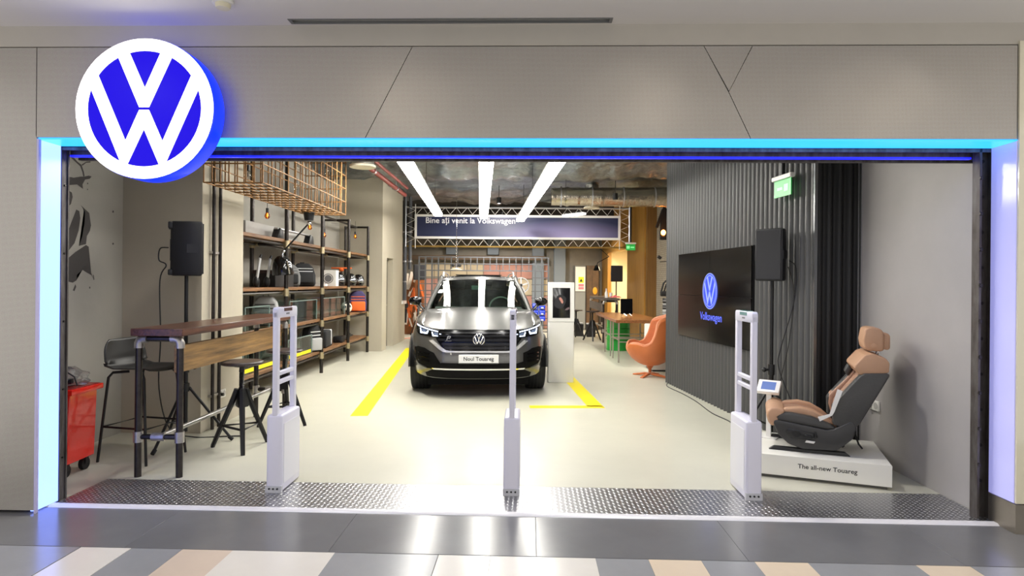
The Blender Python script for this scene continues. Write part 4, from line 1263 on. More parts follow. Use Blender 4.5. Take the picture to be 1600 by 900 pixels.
exit_sign((2.585, 2.0, 2.60), atan2(CWD.y, CWD.x), 'green exit sign hanging in front of corrugated wall')
exit_sign((2.98, 12.6, 2.63), radians(8), 'small green exit sign near the end of the banner', .3, 1.0)

# ================================================================== PLATFORM, CAR SEAT, TABLET
PRZ = atan2(-.352, .936)
pf = root('display_platform', (2.85, .61, 0), PRZ); tag(pf, 'low white display platform with black lettering under the car seat', 'platform')
MB().b2(-1.06, 0, 0, .806, .025, .19).bevel(.003, 1).build('box', M('platform_white', (238, 236, 228), .35), pf)
MB().b2(-1.03, -.03, .03, .776, 0, .026).build('plinth', M('plinth_grey', (90, 88, 84), .7), pf)
textpart('The all-new Touareg', .42, lambda x, z: (x - .655, -.002, z + .10), 'platform_lettering', M('black_print', (24, 24, 24), .6), pf)
ST = root('car_seat', (2.85, .61, .19), PRZ); tag(ST, 'tan and charcoal leather car seat on the white platform', 'car seat')
TAN = M('tan_leather', (186, 146, 116), .5, noise=.05, nscale=6, bump=.06, bscale=60)
TAN2 = M('tan_perforated', (160, 124, 102), .6, bump=.12, bscale=220)
CHA = M('charcoal_leather', (62, 61, 60), .5, bump=.06, bscale=60)
CHP = M('charcoal_plastic', (52, 51, 51), .45)


def sp(pts, v0, v1, name, mat, bev=.02, seg=3, parent=ST):
    return MB().prism([(-u, w) for u, w in pts], 'y', v0, v1).bevel(bev, seg, 25).build(name, mat, parent, ang=60)


V0, V1 = .14, .66
sp([(.87, .0), (.83, .03), (.30, .03), (.26, .0)], V0 + .02, V0 + .06, 'rail', BLK, .004, 1); sp([(.87, .0), (.83, .03), (.30, .03), (.26, .0)], V1 - .06, V1 - .02, 'rail', BLK, .004, 1)
BASE = [(.835, .225), (.83, .25), (.81, .255), (.44, .205), (.385, .215), (.33, .25), (.27, .285), (.24, .28), (.222, .235), (.25, .145), (.315, .085), (.37, .04), (.61, .03), (.72, .065), (.80, .14)]
bs = sp(BASE, V0 - .005, V0 + .05, 'side_shield', CHP, .012, 2); sp(BASE, V1 - .05, V1 + .005, 'side_shield', CHP, .012, 2)
sp([(.74, .17), (.72, .195), (.53, .17), (.50, .14), (.55, .115), (.70, .11)], V0 - .010, V0, 'control_panel', BLK, .004, 1, bs)
MB().cyl((-.66, V0 - .008, .155), (-.66, V0 - .03, .155), .026, n=16).build('seat_knob', BLKM, bs)
sp([(.60, .135), (.60, .155), (.545, .15), (.545, .13)], V0 - .024, V0 - .008, 'seat_switch', BLKM, .004, 1, bs)
sp([(.525, .14), (.53, .185), (.515, .185), (.505, .14)], V0 - .024, V0 - .008, 'seat_switch', BLKM, .004, 1, bs)
sp([(.595, .09), (.585, .108), (.52, .103), (.53, .086)], V0 - .012, V0 - .004, 'white_tag', WHITE, .001, 1, bs)
sp([(.78, .12), (.78, .2), (.30, .2), (.30, .06), (.65, .06)], V0 + .05, V1 - .05, 'seat_pan', BLKM, .01, 1)
CUSH = [(.888, .28), (.882, .32), (.855, .348), (.82, .357), (.74, .345), (.64, .352), (.54, .335), (.43, .295), (.36, .25), (.34, .21), (.60, .22), (.80, .225), (.835, .19), (.87, .22)]
sp([(u, w - .02) for u, w in CUSH], V0 + .11, V1 - .11, 'cushion_centre', TAN2, .018, 3)
BOL = [(.845, .275), (.80, .315), (.70, .318), (.55, .30), (.42, .255), (.36, .215), (.44, .205), (.81, .25)]
sp([(.888, .28), (.882, .322), (.852, .352), (.81, .358), (.74, .335), (.80, .24), (.835, .19), (.87, .22)], V0 + .0, V1 - .0, 'cushion_front', TAN, .025, 3)
sp(BOL, V0 - .0, V0 + .12, 'cushion_bolster', CHA, .02, 3); sp(BOL, V1 - .12, V1, 'cushion_bolster', CHA, .02, 3)
TB = [(.80, .30), (.74, .345), (.63, .362), (.53, .345), (.44, .295), (.37, .235), (.42, .24), (.60, .29)]
sp(TB, V0 + .06, V0 + .13, 'cushion_top', TAN, .02, 3); sp(TB, V1 - .13, V1 - .06, 'cushion_top', TAN, .02, 3)
# backrest
BK = [(.39, .25), (.395, .40), (.36, .45), (.20, .655), (.17, .675), (.01, .685), (-.005, .67), (.05, .56), (.20, .27), (.235, .235), (.30, .225)]
sp(BK, V0 - .0, V0 + .10, 'back_side', CHA, .025, 3); sp(BK, V1 - .10, V1, 'back_side', CHA, .025, 3)
sp([(.30, .25), (.12, .66), (.0, .68), (.05, .56), (.20, .27)], V0 + .08, V1 - .08, 'back_shell', CHP, .015, 2)
sp([(.36, .26), (.35, .40), (.16, .665), (.06, .66), (.24, .27)], V0 + .09, V1 - .09, 'back_centre', TAN2, .02, 3)
BF = [(.365, .27), (.385, .35), (.378, .43), (.26, .565), (.19, .66), (.15, .66), (.33, .40), (.33, .27)]
sp(BF, V0 + .05, V0 + .115, 'back_bolster', TAN, .02, 3); sp(BF, V1 - .12, V1 + .01, 'back_bolster', TAN2, .03, 3)
sp([(.205, .66), (.24, .715), (.235, .735), (.165, .82), (.12, .835), (.02, .80), (-.005, .765), (-.002, .69), (.02, .682)], V0 + .02, V1 - .02, 'shoulder_pad', TAN, .05, 4)
sp([(.24, .60), (.262, .64), (.235, .70), (.205, .66)], V1 - .12, V1 - .02, 'dark_insert', CHA, .01, 2)
for v_ in (.35, .45):
    MB().cyl((-.045, v_, .79), (-.035, v_, .88), .007, n=8).build('headrest_post', CHROME, ST)
hr = sp([(.165, .93), (.15, 1.02), (.12, 1.035), (.045, 1.028), (.02, 1.0), (.018, .85), (.05, .842), (.14, .848), (.158, .87)], .265, .535, 'headrest', TAN, .03, 4)
sp([(.02, .99), (-.015, .99), (-.03, .97), (-.03, .87), (-.015, .855), (.02, .86)], .29, .51, 'headrest_rear', TAN, .015, 3, hr)
MB().lathe([(.022, .0), (.022, -.004), (.016, -.006), (.0, -.006)], 18, (-.09, .265, .885), 'y').build('headrest_button', TAN, hr)
tgp = [(.365, .545), (.328, .53), (.385, .36), (.42, .34)]
MB().prism([(-u, w) for u, w in tgp], 'y', V0 - .03, V0 - .027).prism([(-.42, .34), (-.385, .36), (-.40, .33), (-.49, .275), (-.505, .31)], 'y', V0 - .03, V0 - .027).build('paper_tag', WHITE, ST)
MB().tube([(-.24, .5, .20), (-.2, .45, .15), (-.17, .42, .05), (-.14, .45, .01)], .008, 6).build('seat_cable', BLK, ST)
tb = root('tablet_stand', tuple(Matrix.Rotation(PRZ, 3, 'Z') @ Vector((-.86, .60, 0)) + Vector((2.85, .61, .19))), PRZ - .25); tag(tb, 'small tilted tablet on a white post beside the car seat', 'tablet')
MB().b2(-.02, .02, -.012, .012, 0, .42).build('post', WHITE, tb)
MB().b2(-.08, .08, -.07, .07, 0, .008).build('foot_plate', WHITE, tb)
hd = MB().b2(-.095, .095, -.07, .07, -.02, .02).bevel(.006, 2).xf(Matrix.Translation((0, 0, .45)) @ Matrix.Rotation(radians(42), 4, 'X')).build('tablet_case', WHITE, tb)
MB().b2(-.06, .06, -.045, .045, .0205, .022).xf(Matrix.Translation((0, 0, .45)) @ Matrix.Rotation(radians(42), 4, 'X')).build('screen', EMIT('tablet_blue', (90, 120, 190), .9, (40, 50, 80)), hd)
# ================================================================== THINGS ON THE PIPE SHELF
S1, S2, S3, S4 = .376, .921, 1.471, 2.161
GL = GLASS('tank_glass', (244, 250, 249), .03, .01)
GE = M('tank_seam', (120, 140, 136), .3)


def tank(y0, y1, z, h, label, yellow=False, x0=-3.82, x1=-3.42):
    r = root('glass_tank', (x0, y0, z)); tag(r, label, 'glass case', 'glass display tanks on the shelf')
    w, l, t_ = x1 - x0, y1 - y0, .008
    MB().b2(w - t_, w, 0, l, 0, h).build('glass_pane', GL, r); MB().b2(0, t_, 0, l, 0, h).build('glass_pane', GL, r)
    MB().b2(t_, w - t_, 0, t_, 0, h).build('glass_pane', GL, r); MB().b2(t_, w - t_, l - t_, l, 0, h).build('glass_pane', GL, r)
    MB().b2(t_, w - t_, t_, l - t_, 0, t_).build('glass_base', GL, r)
    e = .006
    for x in (0, w):
        for y in (0, l): MB().b2(x - e, x + e, y - e, y + e, 0, h).build('seam', GE, r)
    MB().b2(w - e, w + e, 0, l, h - e, h + e).build('seam', GE, r)
    if yellow: MB().b2(w, w + .003, .05, l - .05, .02, .07).build('yellow_stripe', YEL, r)
    return r


tank(3.55, 4.30, S2, .30, 'glass tank on the second board next to the beige pier')
tank(5.05, 6.28, S2, .33, 'glass tank on the second board, middle one')
tank(6.50, 7.95, S2, .34, 'glass tank on the second board beside the white ball')
tank(5.0, 6.05, S1, .30, 'glass tank with yellow stripe on the lowest board near the striped backpack', True)
tank(3.5, 4.55, S1, .30, 'glass tank with yellow stripe on the lowest board behind the stools', True)


def backpack(loc, rz, label, c1, c2, c3, h=.40, w=.30, d=.18, tilt=0.):
    r = root('backpack', loc, rz); tag(r, label, 'backpack', 'backpacks on the shelf')
    mt = Matrix.Rotation(tilt, 4, 'X')
    P_ = [(-w / 2, 0), (w / 2, 0), (w / 2 + .01, h * .45), (w / 2 - .02, h * .8), (w / 4, h), (-w / 4, h), (-w / 2 + .02, h * .8), (-w / 2 - .01, h * .45)]
    MB().prism(P_, 'y', -d / 2, d / 2).bevel(.035, 3).xf(mt).build('body', c1, r)
    MB().prism([(-w / 2 + .03, .02), (w / 2 - .03, .02), (w / 2 - .03, h * .5), (-w / 2 + .03, h * .5)], 'y', -d / 2 - .05, -d / 2 + .02).bevel(.025, 3).xf(mt).build('front_pocket', c2, r)
    for k in range(2):
        MB().b2(-w / 2 + .04, w / 2 - .04, -d / 2 - .006, -d / 2 + .004, h * (.58 + .13 * k), h * (.61 + .13 * k)).xf(mt).build('zip_stripe', c3, r)
    MB().tube([(-.04, 0, h - .01), (-.03, 0, h + .03), (.03, 0, h + .03), (.04, 0, h - .01)], .008, 6).xf(mt).build('handle', c2, r)
    for sx in (-1, 1):
        MB().tube([(sx * w * .3, d / 2, h * .9), (sx * w * .38, d / 2 + .05, h * .6), (sx * w * .42, d / 2 + .01, .05)], .014, 6).xf(mt).build('strap', c2, r)
    return r


GYF = M('grey_fabric', (112, 112, 112), .85, noise=.1, nscale=30); BKF = M('black_fabric', (28, 28, 30), .85); WHF = M('white_fabric', (214, 214, 214), .8)
LGF = M('light_grey_fabric', (160, 160, 160), .85); PUF = M('purple_fabric', (62, 54, 96), .8); ORF = M('orange_fabric', (226, 102, 34), .75)
REF = M('red_fabric', (190, 26, 34), .8)
backpack((-3.56, 5.35, S3), .5, 'grey backpack leaning by the black dome lamp', GYF, BKF, LGF, .34, .34, .2, -.25)
backpack((-3.54, 5.98, S3), .55, 'black backpack with white and red stripes on the third board', BKF, BKF, WHF, .38, .36, .2, -.3)
backpack((-3.60, 4.62, S2), .25, 'grey backpack with front pocket on the second board', LGF, GYF, BKF, .42, .34, .2)
backpack((-3.50, 6.28, S1), 1.1, 'black and white striped backpack on the lowest board', BKF, LGF, WHF, .46, .30, .18)
backpack((-3.44, 8.98, S2), .4, 'purple backpack with orange trim on the second board', PUF, ORF, ORF, .44, .36, .2)
# cartons, boxes
r = root('long_carton', (-3.72, 4.02, S4)); tag(r, 'long pale grey carton on the top board', 'box')
MB().b2(-.09, .09, 0, 1.9, 0, .2).bevel(.003, 1).build('carton', M('pale_carton', (188, 186, 182), .7, noise=.05), r)
MB().b2(-.03, .03, -.002, 1.902, .2, .2015).build('tape', M('tape_clear', (206, 204, 196), .3), r)
r = root('roof_bar', (-3.48, 4.6, S4)); tag(r, 'silver roof bar with black feet on the top board', 'roof bar')
MB().b2(-.03, .03, .05, 1.55, .135, .16).bevel(.008, 2).build('bar', ALU, r)
for y in (.0, 1.30):
    MB().prism([(y, 0), (y + .26, 0), (y + .22, .14), (y + .1, .16)], 'x', -.05, .05).bevel(.012, 2).build('foot', BLK, r)
for i, (y, rz, lb) in enumerate([(4.06, 0, 'slim chrome and black folding stand nearest to the beige pier'), (4.40, .2, 'slim chrome and black folding stand beside the black box')]):
    r = root('folding_stand', (-3.52, y, S3), rz); tag(r, lb, 'stand', 'chrome folding stands')
    MB().cyl((.03, 0, .12), (.06, .02, .40), .02, n=10).build('tube', M('satin_tube', (206, 206, 208), .35, .5), r)
    MB().ball((.02, 0, .075), (.045, .045, .075), 12, 8).build('grip', BLK, r)
    MB().cyl((.06, .02, .39), (.075, .03, .44), .022, .012, n=10).build('cap', BLK, r)
    MB().b2(-.02, .02, .06, .10, 0, .10).build('bracket', BLKM, r)
r = root('storage_box', (-3.58, 4.55, S3)); tag(r, 'black lidded box on the third board behind the dome lamp', 'box')
MB().b2(-.18, .14, 0, .72, 0, .19).bevel(.006, 1).build('box', M('box_black', (32, 28, 28), .6), r)
MB().b2(-.185, .145, -.005, .725, .19, .24).bevel(.006, 1).build('lid', M('box_lid', (52, 34, 32), .6), r)
for i, (y, h_) in enumerate([(6.62, .03), (6.80, .02)]):
    r = root('small_pack', (-3.5, y, S3)); tag(r, ['small white pack next to striped backpack', 'flat white pack next to the second shelf post'][i], 'box')
    MB().b2(-.06, .06, 0, .13, 0, h_ + .02).bevel(.004, 1).build('pack', WHITE, r)
    MB().b2(-.05, .05, .02, .11, h_ + .02, h_ + .022).build('pack_label', M('pack_label_grey', (170, 170, 172), .6), r)
r = root('gift_carton', (-3.50, 7.16, S3), .12); tag(r, 'white carton with grey oval print on the third board', 'box')
MB().b2(-.14, .14, 0, .28, 0, .29).bevel(.003, 1).build('carton', WHITE, r)
MB().lathe([(0, -.001), (.09, -.001), (.09, -.003), (0, -.003)], 28, (0, 0, 0), 'y').xf(Matrix.Translation((-.0, 0, .14))).build('oval_print', M('oval_grey', (110, 110, 112), .6), r)
MB().lathe([(.065, -.003), (.075, -.003), (.075, -.004), (.065, -.004)], 28, (0, 0, .14), 'y').build('ring_print', WHITE, r)
GLB = M('gloss_black_shell', (18, 18, 19), .2, coat=.4)


def helmet(loc, rz, label, s=1.):
    r = root('helmet', loc, rz); tag(r, label, 'helmet', 'black helmets on the shelf')
    MB().lathe([(.10 * s, 0), (.125 * s, .05 * s), (.13 * s, .12 * s), (.11 * s, .20 * s), (.06 * s, .245 * s), (0, .255 * s)], 20).build('shell', GLB, r, solid=.006)
    MB().grid(lambda a, b: Vector((.133 * s * cos(-pi / 2 + (a - .5) * 2.2), .133 * s * sin(-pi / 2 + (a - .5) * 2.2), (.07 + b * .08) * s)), 12, 2).build('visor', M('visor_silver', (150, 152, 158), .12, .8), r, solid=.004)
    MB().tube([(-.1 * s, 0, .01), (-.06 * s, -.03, -.0 + .008), (.06 * s, -.03, .008), (.1 * s, 0, .01)], .006, 5).build('strap', BKF, r)
    return r


helmet((-3.55, 7.95, S3), .4, 'black helmet beside the white carton with oval print', 1.05)
helmet((-3.50, 8.62, S3), .9, 'black helmet in the middle of the three on the third board', 1.0)
helmet((-3.46, 9.12, S3), .5, 'black helmet beside the last shelf post', .95)
r = root('orange_drone', (-3.58, 8.28, S3), .2); tag(r, 'orange crossbar model on a black stand on the third board', 'model')
MB().cyl((0, 0, 0), (0, 0, .34), .02, n=8).cyl((0, 0, 0), (0, 0, .015), .07, n=16).build('stand', BLK, r)
MB().b2(-.20, .20, -.03, .03, .34, .37).bevel(.008, 1).build('crossbar', ORF, r)
MB().ball((0, 0, .325), (.05, .05, .04), 12, 8).build('body', ORF, r)
r = root('football', (-3.46, 8.22, S2 + .115)); tag(r, 'white ball with black patches on the second board', 'ball')
MB().ball((0, 0, 0), .113, 24, 14).build('ball', M('ball_white', (228, 222, 206), .5), r)
for d_ in [(0, -1, .2), (.8, -.5, .3), (-.7, -.6, -.4), (.1, -.5, .85), (.3, -.75, -.6)]:
    v_ = Vector(d_).normalized()
    MB().cyl(v_ * .104, v_ * .1145, .034, .03, n=5).build('patch', BLK, r)
r = root('camera_bag', (-3.56, 6.75, S1), .1); tag(r, 'boxy black bag with white trim on the lowest board', 'bag')
MB().b2(-.16, .16, 0, .55, 0, .30).bevel(.03, 3).build('body', BKF, r)
MB().tube([(0, .12, .29), (0, .14, .37), (0, .38, .37), (0, .42, .29)], .014, 6).build('handle', BKF, r)
MB().b2(-.163, .163, .40, .46, .03, .305).bevel(.01, 1).build('white_strap', WHF, r)
r = root('folded_tripod', (-3.50, 7.75, S1), .05); tag(r, 'black folded tripod lying on the lowest board', 'tripod')
for k in range(3):
    MB().tube([(-.04 + .04 * k, .0, .03 + .02 * (k == 1)), (-.04 + .04 * k, 1.1, .06 + .02 * (k == 1))], .022, 8).build('leg', BLKM, r)
MB().b2(-.09, .09, .02, .24, .0, .12).bevel(.015, 2).build('head', BLK, r)

# ================================================================== EGG CHAIR
EG = root('egg_chair', (2.22, 6.40, 0), radians(176)); tag(EG, 'orange leather egg-shaped swivel armchair by the corrugated wall', 'armchair')
COP = M('orange_leather', (206, 116, 66), .42, noise=.06, nscale=5, bump=.05, bscale=30)
COPD = M('orange_leather_inner', (214, 138, 96), .5, noise=.05, nscale=6)
RIM = [(0, 1.07), (30, 1.06), (50, 1.01), (66, .97), (80, .88), (90, .72), (100, .58), (112, .545), (130, .58), (150, .57), (168, .47), (180, .43)]


def eggpt(a, k, inset=0.):
    ph = a * 2 * pi - pi; dg = abs(math.degrees(ph))
    top = lerp(RIM, dg); zb = .20
    z = zb + (top - zb) * k ** 1.25
    q = max(0, min(1, (z - zb) / .40)); bw = sqrt(max(0, 1 - (1 - q) ** 2))
    ax = (.40 - inset) * bw; by = (.39 - inset) * bw
    if z > .60:
        by *= 1 - .22 * (z - .60) / .47
    lean = -.16 * max(0, z - .50) ** 1.1 - .02
    wing = .30 * max(0, z - .62) * max(0, 1 - abs(dg - 72) / 45)
    fx = ax * (1.06 if dg > 90 else 1.0)
    if z > .6: fx *= 1 - .15 * (z - .6)
    return Vector((-cos(ph) * fx + lean + wing * 1.2, sin(ph) * by, z + (inset * .8 if k < .3 else 0)))


MB().grid(lambda a, k: eggpt(a, k), 48, 18, closed_u=True).build('shell', COP, EG, solid=.05, ang=80)
mb = MB(); mb.grid(lambda a, k: eggpt(a, min(1, .04 + k * .955), .03), 48, 14, closed_u=True); mb.build('inner_upholstery', COPD, EG, ang=80)
MB().tube([eggpt(k / 64, 1.0) for k in range(64)], .021, 8, closed=True).build('rim_piping', COPD, EG)
MB().ball((.06, 0, .44), (.33, .28, .085), 24, 12).build('seat_cushion', COPD, EG)
MB().lathe([(0, .06), (.022, .06), (.026, .12), (.05, .16), (.09, .22), (.10, .25), (0, .25)], 18).build('stem', COP, EG)
ftm = MB().prism([(0, .05), (.10, .06), (.31, .018), (.31, .0), (.28, .0), (.05, .025), (0, .03)], 'y', -.028, .028).bevel(.006, 1).mesh('star_foot', COP)
for k in range(4): part(ftm, 'star_foot', EG, (0, 0, 0), (0, 0, pi / 4 + k * pi / 2 + .2))

# ================================================================== WORK TABLE, DRUM, CABINET
wt = root('work_table', (1.90, 8.05, 0)); tag(wt, 'orange-brown wooden table on thin steel trestles over the green drum', 'table')
MB().b2(0, .95, 0, 3.2, .79, .85).bevel(.004, 1).build('tabletop', ORNW, wt)
TL = M('trestle_steel', (168, 164, 158), .35, .8)
for y in (.10, .85, 1.2, 2.05):
    for x in (.07, .87):
        MB().b2(x - .014, x + .014, y - .014, y + .014, 0, .79).build('leg', TL, wt)
    MB().b2(.07, .87, y - .01, y + .01, .40, .42).build('stretcher', TL, wt)
for a, b in ((.10, .85), (1.2, 2.05)):
    for x in (.07, .87): MB().b2(x - .01, x + .01, a, b, .44, .46).build('side_rail', TL, wt)
dm = root('steel_drum', (2.34, 10.55, 0)); tag(dm, 'green steel drum standing under the wooden table', 'drum')
GRN = M('green_enamel', (18, 150, 48), .3, coat=.3)
MB().lathe([(0, .0), (.27, .0), (.28, .01), (.275, .03), (.272, .25), (.285, .262), (.272, .275), (.272, .50), (.285, .512), (.272, .525), (.275, .75), (.283, .765), (.275, .775), (.26, .76), (0, .76)], 36).build('barrel', GRN, dm)
MB().cyl((.12, 0, .76), (.12, 0, .778), .03, n=12).build('bung', BLKM, dm)
cb_ = root('white_cabinet', (2.37, 6.95, 0)); tag(cb_, 'low white cabinet behind the orange egg chair', 'cabinet')
MB().b2(0, .52, 0, .62, .03, .82).bevel(.003, 1).build('carcass', WHITE, cb_)
MB().b2(.02, .5, .02, .6, 0, .03).build('plinth', BLKM, cb_)
MB().b2(-.016, .0, .01, .61, .44, .81).build('drawer_front', WHITE, cb_)
MB().b2(-.016, .0, .01, .61, .04, .43).build('drawer_front', WHITE, cb_)
MB().b2(-.018, -.0155, .08, .35, .58, .61).build('print_strip', M('print_grey', (130, 130, 130), .6), cb_)
pd = root('tilted_screen', (2.34, 9.42, .85), radians(-6)); tag(pd, 'black tilted screen on the wooden work table', 'screen')
MB().b2(-.13, .13, -.01, .01, 0, .34).xf(Matrix.Translation((0, 0, .05)) @ Matrix.Rotation(radians(-12), 4, 'X') @ Matrix.Shear('XZ', 4, (.12, 0))).build('panel', VG, pd)
MB().tube([(-.12, -.06, .01), (-.06, .0, .06), (0, -.06, .01), (.06, 0, .06), (.12, -.06, .01)], .008, 6).build('wire_stand', CHROME, pd)
MB().cyl((0, 0, .05), (0, .14, .005), .008, n=6).build('rear_leg', BLKM, pd)

t2 = bar_table('bar_table', 'far bar table on pipe legs near the lit opening', 3.0, wood('grey_bar_top', (96, 88, 80), (66, 60, 54), 4, .4, 'y'), wood('grey_board', (112, 102, 92), (78, 70, 62), 3, .5, 'y'), .36, True)
t2.location = (2.22, 12.25, 0)
def simple(name, loc, label, cat, builder, group=None):
    r = root(name, loc); tag(r, label, cat, group); builder(r); return r


simple('spray_bottle', (2.36, 12.75, 1.18), 'white bottle standing on the far bar table', 'bottle', lambda r: (MB().lathe([(0, 0), (.045, 0), (.045, .13), (.02, .18), (.018, .2), (0, .2)], 16).build('bottle', WHITE, r), MB().cyl((0, 0, .2), (0, 0, .25), .022, n=10).build('cap', LILAC, r)))
simple('paper_cup', (2.48, 12.72, 1.18), 'white paper cup on the far bar table', 'cup', lambda r: (MB().lathe([(0, 0), (.035, 0), (.048, .13), (.045, .13), (.032, .01), (0, .01)], 16).build('cup', WHITE, r), MB().lathe([(.046, .13), (.052, .13), (.052, .138), (.046, .138)], 16).build('lip', WHITE, r)))
simple('pink_cloth', (2.56, 12.45, 1.18), 'crumpled pink cloth on the far bar table', 'cloth', lambda r: MB().grid(lambda a, b: Vector(((a - .5) * .26, (b - .5) * .3, .02 + .05 * abs(sin(a * 7 + b * 3)) * (1 - (2 * a - 1) ** 2) * (1 - (2 * b - 1) ** 2) + .01 * sin(b * 15))), 14, 14).build('cloth', M('pink_fabric', (236, 110, 118), .8), r, solid=.006))
for i, (x, y, lb) in enumerate([(1.76, 14.3, 'black waste bin under the far bar table, left one'), (2.10, 14.1, 'black waste bin under the far bar table, right one')]):
    r = root('waste_bin', (x, y, 0)); tag(r, lb, 'bin', 'black bins')
    MB().prism([(-.12, 0), (.12, 0), (.14, .36), (-.14, .36)], 'y', -.13, .13).bevel(.008, 1).build('bin', BLK, r)
    MB().b2(-.13, .13, -.12, .12, .36, .40).bevel(.02, 2).build('bin_liner', M('white_liner', (200, 200, 200), .6), r)

# electrical cabinets at the back
ec = root('electric_cabinet', (2.03, 16.98, 0)); tag(ec, 'grey electrical cabinet with yellow warning sign at the back', 'cabinet')
MB().b2(-.19, .19, -.3, 0, 0, 2.16).bevel(.006, 1).build('carcass', M('cabinet_grey', (112, 112, 108), .5), ec)
d_ = MB().b2(-.16, .17, -.315, -.3, 1.30, 2.12).build('upper_door', M('cabinet_white', (214, 214, 208), .4), ec)
MB().b2(-.16, .17, -.315, -.3, .05, 1.26).build('lower_door', M('cabinet_grey2', (128, 130, 128), .5), ec)
MB().prism([(-.06, 1.58), (.12, 1.58), (.12, 1.78), (-.06, 1.78)], 'y', -.318, -.315).build('warning_sign', M('sign_yellow', (244, 226, 30), .5), d_)
MB().prism([(-.02, 1.62), (.08, 1.62), (.03, 1.73)], 'y', -.320, -.318).build('warning_triangle', BLK, d_)
for z in (1.36, 1.46): MB().b2(-.06, .12, -.318, -.315, z, z + .08).build('red_label', M('label_pink', (226, 120, 130), .5), d_)
br_ = root('brown_locker', (2.44, 16.98, 0)); tag(br_, 'brown rusty locker beside the grey electrical cabinet', 'locker')
LCK = M('rusty_brown', (104, 76, 46), .6, noise=.3, nscale=4, rgb2=(60, 44, 30))
MB().b2(-.21, .21, -.35, 0, 0, 2.16).bevel(.006, 1).build('carcass', LCK, br_)
MB().b2(-.19, -.02, -.362, -.35, .05, 2.1).build('door', LCK, br_); MB().b2(.0, .19, -.362, -.35, .05, 2.1).build('door', LCK, br_)
MB().ball((.08, -.37, 1.32), (.08, .012, .12), 14, 10).build('yellow_emblem', M('emblem_yellow', (206, 150, 30), .5), br_)
# swing arm lamp
la = root('swing_arm_lamp', (2.18, 13.45, 1.93)); tag(la, 'black swing-arm lamp with lit shade above the far bar table', 'lamp')
MB().lathe([(.035, .15), (.05, .13), (.10, .0), (.094, .0), (.045, .12)], 22).build('shade', GLB, la)
MB().lathe([(0, .012), (.09, .012), (.09, .008), (0, .008)], 20).build('glow_disc', EMIT('lamp_warm', (255, 236, 206), 6), la)
MB().tube([(0, 0, .14), (.02, 0, .22), (.35, .05, .40)], .012, 6).build('arm', BLKM, la)
MB().tube([(.35, .05, .40), (.10, .08, .62), (.10, .08, 2.0)], .01, 6).build('upper_arm', BLKM, la)

# ================================================================== PIPE GRID BEHIND THE CAR
pg = root('pipe_grid', (-2.54, 11.5, 0)); tag(pg, 'grey grid frame of welded bars behind the car', 'grid')
GRY = M('grey_bar', (92, 94, 97), .6, .1)
GWd = 3.26
vl = MB().b2(-.018, .018, -.018, .018, 0, 2.21).mesh('upright_bar', GRY); vs = MB().b2(-.011, .011, -.011, .011, 1.85, 2.21).mesh('short_bar', GRY)
hl = MB().b2(0, GWd, -.014, .014, -.014, .014).mesh('long_bar', GRY); hs = MB().b2(0, .56, -.011, .011, -.011, .011).mesh('cross_bar', GRY); hr_ = MB().b2(GWd - .42, GWd, -.011, .011, -.011, .011).mesh('cross_bar', GRY)
for k in range(21):
    x = k * GWd / 20
    part(vl if x < .6 or x > GWd - .45 else vs, 'upright_bar' if x < .6 or x > GWd - .45 else 'short_bar', pg, (x, 0, 0))
for z in (2.20, 2.03, 1.86): part(hl, 'long_bar', pg, (0, .0, z))
for k in range(10):
    part(hs, 'cross_bar', pg, (0, 0, 1.69 - .17 * k)); part(hr_, 'cross_bar', pg, (0, 0, 1.69 - .17 * k))
BLU = M('blue_plastic', (24, 58, 200), .4)
for i in range(6):
    x, z = .40 + .17 * (i % 2), .62 + .15 * (i // 2)
    r = root('storage_bin', (x, 11.40, z)); tag(r, 'blue plastic storage bin, %s of the block beside the kiosk' % ['bottom left', 'bottom right', 'middle left', 'middle right', 'top left', 'top right'][i], 'bin', 'blue bins on the pipe grid')
    MB().prism([(-.10, .0), (.08, .0), (.08, .13), (-.06, .13), (-.10, .07)], 'x', -.075, .075).bevel(.006, 1).build('bin', BLU, r)
    MB().b2(-.03, .03, -.104, -.10, .01, .04).build('label_slot', WHITE, r)
wh = root('alloy_wheel', (.035, 11.42, 1.50)); tag(wh, 'silver alloy wheel rim hanging on the pipe grid right of the roof', 'wheel')
MB().lathe([(.19, -.06), (.205, -.06), (.205, .06), (.19, .06), (.17, .0)], 32, axis='y').build('rim', SILV, wh)
for k in range(5):
    a = 2 * pi * k / 5 + .3
    MB().box((cos(a) * .095, -.03, sin(a) * .095), (.19, .03, .035), ry=-a).build('spoke', SILV, wh)
MB().lathe([(0, -.055), (.04, -.05), (.04, .0), (0, 0)], 16, axis='y').build('hub', BLKM, wh)
MB().tube([(0, .05, .2), (0, .06, .70)], .006, 5).build('hook', BLKM, wh)
pn = root('pendant_lamp', (-1.55, 11.0, 1.87)); tag(pn, 'pendant lamp on chain behind the car roof', 'lamp')
MB().lathe([(0, .05), (.05, .045), (.14, .01), (.15, .0), (.13, .0), (.04, .03)], 22).build('shade', M('cream_enamel', (216, 206, 180), .4), pn)
MB().cyl((0, 0, .04), (0, 0, .16), .03, n=10).build('socket', CHROME, pn)
for sx in (-1, 1): MB().ball((sx * .08, 0, .10), (.045, .045, .035), 10, 8).build('side_joint', BLK, pn)
for k in range(14): MB().tube([(.014 * cos(a) * (k % 2), .014 * cos(a) * (1 - k % 2), .19 + k * .045 + .026 * sin(a)) for a in [pi * q / 4 for q in range(8)]], .004, 4, closed=True).build('chain_link', CHROME, pn)
MB().cyl((0, 0, .8), (0, 0, 2.05), .004, n=5).build('wire', CHROME, pn)

